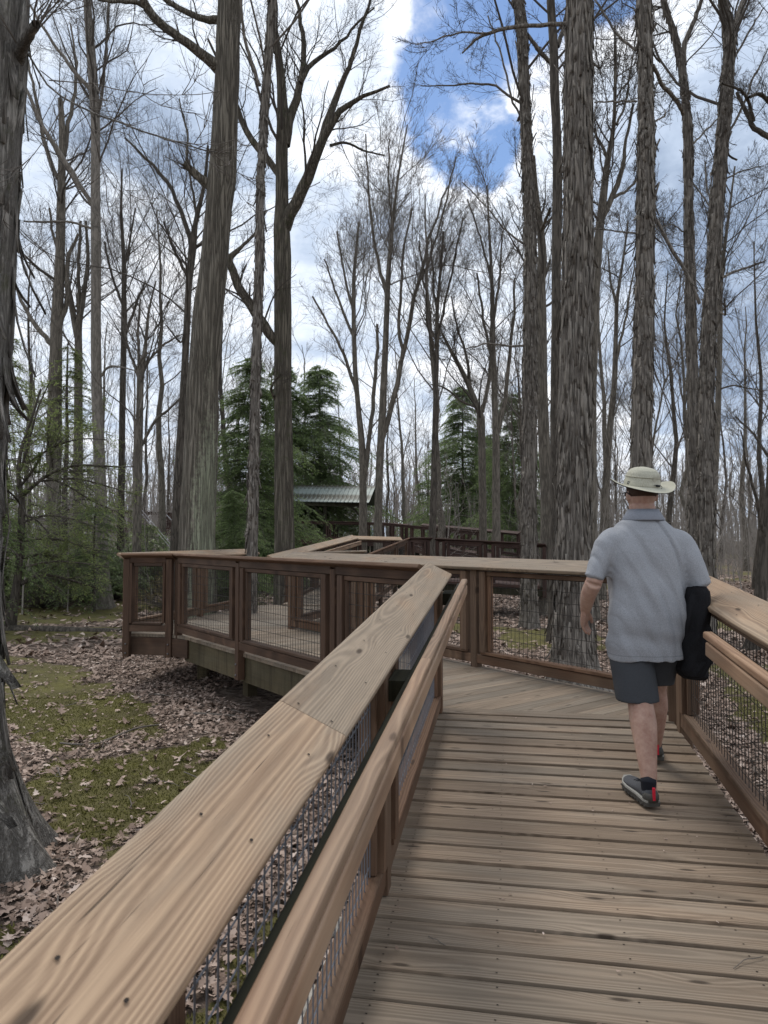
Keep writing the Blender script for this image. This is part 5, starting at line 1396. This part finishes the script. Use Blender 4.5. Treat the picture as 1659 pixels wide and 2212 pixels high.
def limbc(pts, rad, sides=20, sub=4, flat_=None):
    P = np.array(pts, float); q = np.array(rad, float); k = (len(P)-1)*sub+1
    # keep joints: interpolate with smoothing
    s_ = np.arange(len(P)); t = np.linspace(0, len(P)-1, k)
    Q = np.stack([np.interp(t, s_, P[:, i]) for i in range(3)], 1); r_ = np.interp(t, s_, q)
    for _ in range(2): Q[1:-1] = Q[1:-1]*.5+(Q[:-2]+Q[2:])*.25; r_[1:-1] = r_[1:-1]*.6+(r_[:-2]+r_[2:])*.2
    V, Fq = tubes(Q[None], r_[None], sides)
    fs = [tuple(f) for f in Fq]; n = len(V); V = [tuple(v) for v in V]
    d0 = (Q[0]-Q[1])/np.linalg.norm(Q[0]-Q[1]); d1 = (Q[-1]-Q[-2])/np.linalg.norm(Q[-1]-Q[-2])
    V.append(tuple(Q[0]+d0*r_[0]*.5)); V.append(tuple(Q[-1]+d1*r_[-1]*.6))
    for i in range(sides):
        j = (i+1) % sides; fs.append((n, j, i)); fs.append((n+1, n-sides+i, n-sides+j))
    return V, fs
def ringloft(rings, sides=36, pw=2.3):
    """rings (cx,cy,cz,rx,ry[,tilt]) stacked; closed"""
    V, fs = [], []
    for r_ in rings:
        cx, cy, cz, rx, ry = r_[:5]; tl = r_[5] if len(r_) > 5 else 0.
        for i in range(sides):
            a = 2*math.pi*i/sides; c, s_ = math.cos(a), math.sin(a)
            x = math.copysign(abs(c)**(2/pw), c)*rx; y = math.copysign(abs(s_)**(2/pw), s_)*ry
            V.append((cx+x, cy+y, cz+x*tl))
    n = len(rings)
    for k in range(n-1):
        for i in range(sides):
            j = (i+1) % sides; fs.append((k*sides+i, k*sides+j, (k+1)*sides+j, (k+1)*sides+i))
    V.append((rings[0][0], rings[0][1], rings[0][2])); V.append((rings[-1][0], rings[-1][1], rings[-1][2]))
    c0 = n*sides
    for i in range(sides):
        j = (i+1) % sides; fs.append((c0, j, i)); fs.append((c0+1, (n-1)*sides+i, (n-1)*sides+j))
    return V, fs
def ellip(c, r_, seg=20, rings=14):
    rr_ = []
    for k in range(1, rings):
        a = math.pi*k/rings; rr_.append((c[0], c[1], c[2]-r_[2]*math.cos(a), r_[0]*math.sin(a), r_[1]*math.sin(a)))
    return ringloft(rr_, seg, 2.)
def fuse(name, pieces, m, parent, voxel, smooth=6, fn=None, keep=None):
    V, fs, o = [], [], 0
    for v, f in pieces:
        V += list(v); fs += [tuple(i+o for i in q) for q in f]; o += len(v)
    me = bpy.data.meshes.new(name); me.from_pydata(V, [], fs); me.update()
    ob = bpy.data.objects.new(name, me); COL.objects.link(ob)
    md = ob.modifiers.new('r', 'REMESH'); md.mode = 'VOXEL'; md.voxel_size = voxel
    if smooth: ms = ob.modifiers.new('s', 'SMOOTH'); ms.factor = .5; ms.iterations = smooth
    dg = bpy.context.evaluated_depsgraph_get(); me2 = bpy.data.meshes.new_from_object(ob.evaluated_get(dg))
    ob.modifiers.clear(); ob.data = me2; me2.name = name
    me2.materials.clear(); me2.materials.append(m)
    n = len(me2.vertices); c = np.zeros(n*3, dtype=np.float32); me2.vertices.foreach_get('co', c); c = c.reshape(-1, 3)
    if fn is not None:
        nn = np.zeros(n*3, dtype=np.float32); me2.vertices.foreach_get('normal', nn); c = fn(c.astype(float), nn.reshape(-1, 3).astype(float))
        me2.vertices.foreach_set('co', c.astype(np.float32).ravel())
    me2.polygons.foreach_set('use_smooth', np.ones(len(me2.polygons), dtype=bool)); me2.update()
    ob.parent = parent; ob.location = (0, 0, 0)
    return ob
def rawobj(name, vf, m, parent, smooth=True):
    me = bpy.data.meshes.new(name); me.from_pydata(vf[0], [], vf[1]); me.update(); me.materials.append(m)
    if smooth: me.polygons.foreach_set('use_smooth', np.ones(len(me.polygons), dtype=bool))
    o = bpy.data.objects.new(name, me); COL.objects.link(o); o.parent = parent; return o
def hand(wr, d, side, up_, curl, spread=.2, s_=1.):
    """fingers and palm; wr wrist, d pointing direction, side = vector towards the thumb, up_ = back of the hand"""
    d = np.array(d, float); d /= np.linalg.norm(d); side = np.array(side, float); side -= d*(side@d); side /= np.linalg.norm(side)
    up_ = np.cross(side, d); up_ /= np.linalg.norm(up_)
    if up_ @ np.array(curl[1]) < 0: up_ = -up_
    wr = np.array(wr, float); out_ = []
    pl_ = .088*s_
    for k, off in enumerate((.030, .010, -.010, -.029)):
        out_.append(limbc([wr+side*off*.55, wr+side*off*.9+d*pl_*.5, wr+side*off+d*pl_], [.020*s_, .0175*s_, .0125*s_], 12, 3))
        L_ = (.072, .080, .074, .058)[k]*s_
        p = wr+side*off+d*pl_; dd = d.copy(); pts = [p-d*.02, p]; c = curl[0]*(1+.12*k)
        for seg in (.45, .30, .25):
            dd = dd*math.cos(c)-up_*math.sin(c); dd /= np.linalg.norm(dd)
            dd = dd+side*(off*spread*1.2); dd /= np.linalg.norm(dd)
            up_l = up_
            p = p+dd*L_*seg; pts.append(p)
        out_.append(limbc(pts, [.0105, .0100, .0093, .0088, .0076], 10, 3))
    t0 = wr+d*.022*s_+side*.018
    out_.append(limbc([t0, t0+side*.022+d*.028-up_*.012, t0+side*.034+d*.058-up_*.022, t0+side*.034+d*.082-up_*.030], [.018, .0145, .0115, .0090], 10, 3))
    return out_
def man():
    O = np.array([1.46, 4.0, -.078])
    root = empty('person', O, 'man seen from behind in grey polo shirt, dark shorts and brimmed sun hat', 'person')
    skin = skinmat('tanned_skin', (.30, .165, .122), (.47, .315, .245)); legskin = skin
    # legs: hip, knee, ankle
    LH, LK, LA = (-.095, -.01, .86), (-.068, -.10, .455), (-.098, -.305, .075)
    RH, RK, RA = (.088, .03, .86), (.110, .16, .47), (.146, .275, .10)
    hand_l = hand((-.288, .155, .930), (.03, .42, -.90), (.55, .8, .1), None, (.30, (-1, 0, .2)), s_=1.0)
    hand_r = hand((.235, .285, 1.045), (-.45, .85, -.1), (.1, .1, 1), None, (.45, (1, .5, 0)))
    B = [ringloft([(0, 0, .80, .14, .10), (0, 0, .88, .165, .115), (0, 0, 1.0, .17, .12), (0, 0, 1.15, .175, .115), (0, 0, 1.28, .18, .105), (0, 0, 1.35, .16, .085), (0, .005, 1.40, .09, .07)]),
         limbc([(0, -.005, 1.36), (0, .005, 1.44), (0, .018, 1.53)], [.082, .074, .070], 20),
         ellip((0, .030, 1.602), (.078, .098, .112)), ellip((0, .070, 1.535), (.055, .060, .060)),
         limbc([(0, .118, 1.62), (0, .140, 1.585), (0, .142, 1.572)], [.011, .014, .015], 8),
         ellip((-.081, .018, 1.585), (.010, .019, .031), 10, 8), ellip((.081, .018, 1.585), (.010, .019, .031), 10, 8),
         ringloft([(0, .122, 1.535, .022, .012), (0, .124, 1.545, .026, .012)], 12),
         limbc([(-.165, 0, 1.318), (-.255, -.02, 1.22), (-.292, -.03, 1.10)], [.062, .052, .045]), limbc([(-.292, -.03, 1.10), (-.302, .045, 1.03), (-.288, .155, .93)], [.046, .045, .030]),
         limbc([(.165, 0, 1.318), (.255, -.03, 1.20), (.288, -.04, 1.075)], [.062, .054, .050]), limbc([(.288, -.04, 1.075), (.275, .10, 1.05), (.235, .285, 1.045)], [.052, .044, .030]),
         limbc([LH, ((LH[0]+LK[0])/2, -.03, .66), LK], [.105, .088, .066]), limbc([LK, (-.074, -.165, .355), (-.086, -.235, .225), LA], [.066, .070, .053, .036], 20), limbc([LA, (LA[0], LA[1]-.0, .03)], [.037, .04]),
         limbc([RH, (.095, .12, .66), RK], [.105, .088, .064]), limbc([RK, (.121, .170, .375), (.133, .215, .25), RA], [.064, .067, .052, .036], 20), limbc([RA, (.146, .30, .06)], [.037, .04]),
         limbc([(LA[0], -.33, .035), (LA[0]-.005, -.20, .03), (LA[0]-.01, -.10, .02)], [.030, .034, .028]), limbc([(.146, .25, .075), (.147, .37, .05), (.148, .47, .04)], [.030, .034, .028]),
         ] + hand_l + hand_r
    fuse('body', B, skin, root, .0052, 4)
    for sx in (-1, 1): rawobj('eye', ellip((sx*.031, .112, 1.603), (.012, .012, .012), 12, 8), flat('eye_white', (.7, .68, .65), .2), root)
    # hair below the hat
    hair = flat('short_brown_hair', (.055, .034, .024), .9, var=.3, sc_=200.)
    hr = [(0, .020, z, rx, ry) for z, rx, ry in ((1.582, .074, .090), (1.595, .0785, .0955), (1.61, .080, .0985), (1.64, .081, .1), (1.70, .05, .07))]
    o = rawobj('hair', ringloft(hr, 32, 2.1), hair, root)
    # shirt
    shirt = clothmat('heather_grey_jersey', (.215, .223, .240), (.35, .36, .382), 420., 1.)
    b_s = shirt.node_tree.nodes['Principled BSDF']; qs = N(shirt.node_tree); zz = qs.new('ShaderNodeSeparateXYZ', i_0=qs.new('ShaderNodeTexCoord').outputs['Object']).outputs[2]
    ln_ = qs.mr(qs.m('ABSOLUTE', qs.m('SUBTRACT', zz, .708)), .0012, .003, .45, 0.); src = b_s.inputs['Base Color'].links[0].from_socket
    qs.put(b_s.inputs['Base Color'], qs.mix(ln_, src, (.10, .11, .13)))
    T = [ringloft([(-.002, .0, .672, .205, .150, .02), (-.002, .0, .70, .207, .152), (.004, .0, .80, .214, .158), (.008, .0, .92, .222, .165), (.006, .0, 1.05, .217, .158), (.002, 0, 1.18, .212, .146), (0, 0, 1.28, .214, .134), (0, -.002, 1.345, .205, .118), (0, .0, 1.385, .190, .105), (0, .002, 1.42, .150, .096), (0, .004, 1.45, .112, .090), (0, .006, 1.475, .085, .08)], 48, 2.5),
         limbc([(-.150, 0, 1.335), (-.195, -.004, 1.318), (-.250, -.02, 1.23), (-.288, -.03, 1.125)], [.078, .080, .074, .064], 24),
         limbc([(.150, 0, 1.335), (.195, -.004, 1.318), (.250, -.03, 1.21), (.288, -.042, 1.085)], [.078, .080, .075, .064], 24)]
    def folds(c, n):
        x, z, y = c[:, 0], c[:, 2], c[:, 1]
        w1 = fbm(x*2.+z*1.1, z*.9+y*2+4, 3.2, 3)-.5                       # broad soft undulation
        dia = np.abs(fbm((x*1.0+z*.42)*9+y*3, (z-x*.4)*1.1+7, 1., 2)-.5)    # long diagonal pulls
        low = np.exp(-((z-.80)/.12)**2)*(np.abs(fbm(x*2.2+3, z*11-x*3, 1., 2)-.5))
        a = .030*w1 - .075*np.clip(.13-dia, 0, 1)*1.6 + .006*np.sin(z*38+x*9)*np.exp(-((z-.80)/.07)**2)
        hem_ = np.exp(-((z-.695)/.012)**2)*.0
        cr_ = np.abs(fbm((x+z*.55)*16+y*5, (z-x*.5)*2.2+3, 1., 2)-.5)
        a = a-.030*np.clip(.07-cr_, 0, 1)*(.4+fbm(x*3+9, z*3, 1., 2))
        arm = (np.abs(x) > .225)
        a = np.where(arm, a*.8, a)
        return c+n*a[:, None]
    fuse('shirt', T, shirt, root, .0075, 5, folds)
    # collar, standing and folded
    V, fs = [], []
    sd = 40; prof = [(.094, 1.445), (.084, 1.475), (.078, 1.503), (.083, 1.511), (.098, 1.487), (.118, 1.452), (.114, 1.445), (.094, 1.468)]
    for (r_, z) in prof:
        for i in range(sd):
            a = 2*math.pi*i/sd; V.append((math.cos(a)*r_, math.sin(a)*r_*.93+.006, z-.02*math.sin(a)*0+(-.035*max(0, math.sin(a))**2)))
    for k in range(len(prof)):
        k2 = (k+1) % len(prof)
        for i in range(sd):
            j = (i+1) % sd; fs.append((k*sd+i, k*sd+j, k2*sd+j, k2*sd+i))
    rawobj('collar', (V, fs), clothmat('collar_knit', (.17, .182, .212), (.28, .297, .335), 420.), root)
    # hem and sleeve stitching bands
    for (c_, rx, ry, tl, n_) in (((-.002, 0, .690), .2085, .1545, .02, 'hem'),):
        V, fs = [], []
    # shorts
    sh = clothmat('dark_grey_shorts', (.038, .041, .046), (.058, .062, .069), 500., 1., .8)
    sk = ringloft([(0, 0, .68, .178, .125), (0, 0, .76, .165, .11), (0, 0, .84, .15, .10)], 36)
    lg = ringloft([(-.072, -.075, .462, .112, .098), (-.074, -.065, .50, .113, .10), (-.082, -.03, .62, .115, .108), (-.092, 0, .74, .11, .11)], 36, 2.4)
    rg_ = ringloft([(.098, .120, .515, .100, .095), (.098, .11, .55, .102, .10), (.098, .06, .66, .108, .108), (.095, 0, .76, .105, .11)], 36, 2.4)
    def wr2(c, n):
        a = .010*(fbm(c[:, 0]*4+1, c[:, 2]*2.5, 2., 3)-.5); return c+n*a[:, None]
    fuse('shorts', [sk, lg, rg_], sh, root, .007, 4, wr2)
    # shoes: stations along the foot
    up_m = clothmat('grey_shoe_mesh', (.045, .046, .05), (.10, .102, .108), 600., 1., .85, bumpn=.001); sole = flat('muddy_sole', (.07, .066, .058), .85, var=.3, sc_=60.); pale = flat('pale_midsole', (.30, .29, .26), .7); red = flat('red_pull_tab', (.55, .02, .04), .6); dark = flat('black_sock', (.012, .013, .018), .9)
    def shoe(hx, hy, hz, yaw, pitch):
        e = empty('shoe', (0, 0, 0)); e.parent = root; e.location = (hx, hy, hz); e.rotation_euler = (pitch, 0, yaw)
        st = [(.000, .030, .052, .040), (.020, .038, .072, .046), (.055, .039, .085, .050), (.095, .040, .078, .047), (.140, .045, .060, .044), (.190, .051, .050, .040), (.235, .048, .044, .035), (.270, .034, .036, .026), (.288, .014, .028, .016)]
        V, fs = [], []; sd = 20
        for (y, rx, top, _) in st:
            for i in range(sd):
                a = 2*math.pi*i/sd; c, s_ = math.cos(a), math.sin(a)
                zz = .012+(top*.5)*(1+s_) if s_ > 0 else .012+(top*.5)*(1+s_)
                wv = 1-.28*max(0, s_)
                V.append((rx*wv*math.copysign(abs(c)**.8, c), y, zz))
        n = len(st)
        for k in range(n-1):
            for i in range(sd): j = (i+1) % sd; fs.append((k*sd+i, (k+1)*sd+i, (k+1)*sd+j, k*sd+j))
        fs.append(tuple(range(sd))); fs.append(tuple((n-1)*sd+i for i in reversed(range(sd))))
        rawobj('upper', (V, fs), up_m, e)
        o_ = []
        for (y0, h0, h1, g_, nm, mm) in ((-.008, -.004, .016, .007, 'sole', sole), (-.006, .016, .026, .005, 'midsole', pale)):
            V, fs = [], []; pts = []
            yy = [s_[0] for s_ in st]; xx = [s_[1]+g_ for s_ in st]
            yy[0] = y0; yy[-1] += .006
            pts = [(x, y) for x, y in zip(xx, yy)]+[(-x, y) for x, y in list(zip(xx, yy))[::-1]]
            n2 = len(pts)
            tf = lambda y: .014*max(0, (y-.21)/.08)**2
            for h in (h0, h1):
                for (x, y) in pts: V.append((x*(1.0 if h > h0 or nm == 'midsole' else .93), y, h+tf(y)))
            fs = [tuple(reversed(range(n2))), tuple(range(n2, 2*n2))]+[(i, (i+1) % n2, n2+(i+1) % n2, n2+i) for i in range(n2)]
            if nm == 'sole':
                for k in range(9):       # heel and forefoot lugs
                    y = .005+k*.031
                    for sx in (-1, 1):
                        b0 = len(V); x1 = sx*np.interp(y, yy, xx); x0 = x1*.55
                        for z in (-.010, -.003):
                            for (x, y_) in ((x0, y), (x1*.96, y), (x1*.96, y+.018), (x0, y+.018)): V.append((x, y_, z+tf(y_)))
                        fs += [(b0, b0+1, b0+2, b0+3), (b0+4, b0+5, b0+6, b0+7)]+[(b0+i, b0+(i+1) % 4, b0+4+(i+1) % 4, b0+4+i) for i in range(4)]
            rawobj(nm, (V, fs), mm, e, False)
        rawobj('heel_counter', ringloft([(0, .022, .018, .0405, .036), (0, .022, .045, .0400, .034), (0, .022, .058, .034, .030)], 24), sole, e)
        V = [(-.0065, -.017, .030), (.0065, -.017, .030), (.0065, -.012, .092), (-.0065, -.012, .092), (-.0065, -.010, .030), (.0065, -.010, .030), (.0065, -.004, .092), (-.0065, -.004, .092)]
        rawobj('pull_tab', (V, [(0, 1, 2, 3), (7, 6, 5, 4), (0, 4, 5, 1), (1, 5, 6, 2), (2, 6, 7, 3), (3, 7, 4, 0)]), red, e, False)
        rawobj('sock', limbc([(0, .045, .05), (0, .048, .085), (0, .050, .112)], [.036, .0375, .0395], 20), dark, e)
        for k in range(4):
            y = .10+k*.022; z = np.interp(y, [s_[0] for s_ in st], [s_[2] for s_ in st])+.012
            rawobj('lace', limbc([(-.022, y, z-.004), (0, y+.004, z+.002), (.022, y, z-.004)], [.0025, .0025, .0025], 6), dark, e)
    shoe(LA[0]-.004, LA[1]-.048, -.002, R(6), R(3.5))
    shoe(RA[0], RA[1]-.045, .050, R(-9), R(1))
    # hat
    hatm = clothmat('beige_hat_cloth', (.31, .30, .235), (.45, .435, .355), 260., 1., .9)
    und = flat('dark_hat_underside', (.035, .035, .034), .9)
    H = empty('hat', (0, 0, 0)); H.parent = root; H.location = (0, .02, 1.642); H.rotation_euler = (R(9), R(4), 0)
    sd = 64
    def brim(z0, rr0, rr1, nm, mm):
        V, fs = [], []; nr = 8
        for k in range(nr):
            f = k/(nr-1)
            for i in range(sd):
                a = 2*math.pi*i/sd; r_ = rr0+(rr1-rr0)*f
                wav = (.020*math.cos(2*a)*f**1.5-.016*max(0, -math.sin(a))*f*f+.008*math.sin(3*a+.6)*f*f)-.014*f+.022*f**3
                V.append((math.cos(a)*r_*.99, math.sin(a)*r_*1.08, z0+wav))
        for k in range(nr-1):
            for i in range(sd): j = (i+1) % sd; fs.append((k*sd+i, k*sd+j, (k+1)*sd+j, (k+1)*sd+i))
        rawobj(nm, (V, fs), mm, H)
    brim(.004, .090, .177, 'brim', hatm); brim(.0005, .088, .1765, 'brim_underside', und)
    cr = [(0, 0, 0, .097, .108), (0, 0, .02, .096, .107), (0, 0, .05, .0905, .1015), (0, 0, .074, .084, .095), (0, 0, .092, .070, .080), (0, 0, .104, .050, .058), (0, 0, .110, .02, .025)]
    def dent(c, n): return c+n*(.010*(fbm(c[:, 0]*7+3, c[:, 1]*7+c[:, 2]*9, 1.3, 3)-.5))[:, None]
    fuse('crown', [ringloft(cr, 40, 2.25)], hatm, H, .004, 2, dent)
    rawobj('seam', ringloft([(0, 0, .052, .0925, .1035), (0, 0, .0545, .0925, .1035)], 40, 2.25), clothmat('hat_seam', (.3, .28, .21), (.42, .4, .32)), H)
    def patch(nm, a0, a1, z0, z1, m_, off=.0015):
        V, fs = [], []; n = 6
        for i in range(n+1):
            a = R(a0+(a1-a0)*i/n)
            for z in (z0, z1):
                k = 1.0-.055*(z/.05); V.append((math.cos(a)*(.097*k+off), math.sin(a)*(.108*k+off), z))
        for i in range(n): fs.append((2*i, 2*i+2, 2*i+3, 2*i+1))
        rawobj(nm, (V, fs), m_, H)
    patch('label_patch', 196, 212, .008, .024, dark); patch('label_print', 199, 209, .0135, .0185, flat('label_thread', (.35, .34, .3), .8), .0022)
    patch('vent_mesh', 285, 325, .034, .062, clothmat('vent_mesh_cloth', (.24, .22, .17), (.45, .43, .35), 900.))
    patch('cord_channel', 288, 318, .008, .024, clothmat('cord_channel_cloth', (.33, .31, .24), (.46, .43, .34)))
    rawobj('cord_lock', limbc([(.040, -.107, .013), (.052, -.105, .014), (.064, -.101, .012)], [.004, .0065, .004], 10), dark, H)
    rawobj('cord', limbc([(.028, -.107, .016), (.045, -.110, .019), (.070, -.100, .016), (.082, -.092, .006), (.074, -.098, -.001)], [.0014]*5, 6), dark, H)
    # sunglasses
    gl = flat('black_plastic', (.01, .01, .012), .3)
    for sx in (-1, 1):
        rawobj('sunglasses_arm', limbc([(sx*.075, .12, 1.605), (sx*.086, .05, 1.608), (sx*.086, .012, 1.606), (sx*.080, -.012, 1.592)], [.0035, .004, .004, .003], 8), gl, root)
        rawobj('sunglasses_lens', ellip((sx*.034, .130, 1.600), (.028, .006, .02), 16, 8), gl, root)
    # watchless wrists; black jacket draped over the right forearm
    bl = clothmat('black_fleece', (.006, .006, .007), (.018, .018, .021), 300., 1., .95)
    J = [ringloft([(.297, .13, .550, .050, .06), (.290, .13, .575, .082, .105), (.281, .13, .615, .094, .12), (.279, .13, .68, .088, .13), (.283, .12, .75, .072, .13), (.290, .115, .83, .054, .13), (.296, .10, .92, .050, .135), (.300, .09, 1.01, .052, .14), (.298, .09, 1.06, .058, .145), (.29, .09, 1.095, .050, .13)], 36, 2.4),
         ringloft([(.225, .16, .66, .035, .07), (.225, .16, .72, .045, .10), (.235, .14, .85, .038, .11), (.25, .12, 1.0, .03, .12), (.262, .12, 1.08, .03, .10)], 30, 2.3),
         limbc([(.30, .02, .95), (.325, .0, .80), (.315, .02, .68), (.305, .05, .60)], [.028, .03, .036, .030], 16)]
    jr = empty('jacket', O+np.array([.245, -.05, .555]), 'black jacket draped over the right forearm of the man', 'jacket')
    off = np.array([.28, .1, .55])
    J = [([tuple(np.array(v)-off) for v in vf[0]], vf[1]) for vf in J]
    def jf(c, n):
        a = .05*(np.abs(fbm(c[:, 0]*6+c[:, 1]*7+5, c[:, 2]*1.6, 1.7, 3)-.5)*2-.5); return c+n*a[:, None]
    jo = fuse('jacket_cloth', J, bl, jr, .007, 4, jf)
    return root
man()
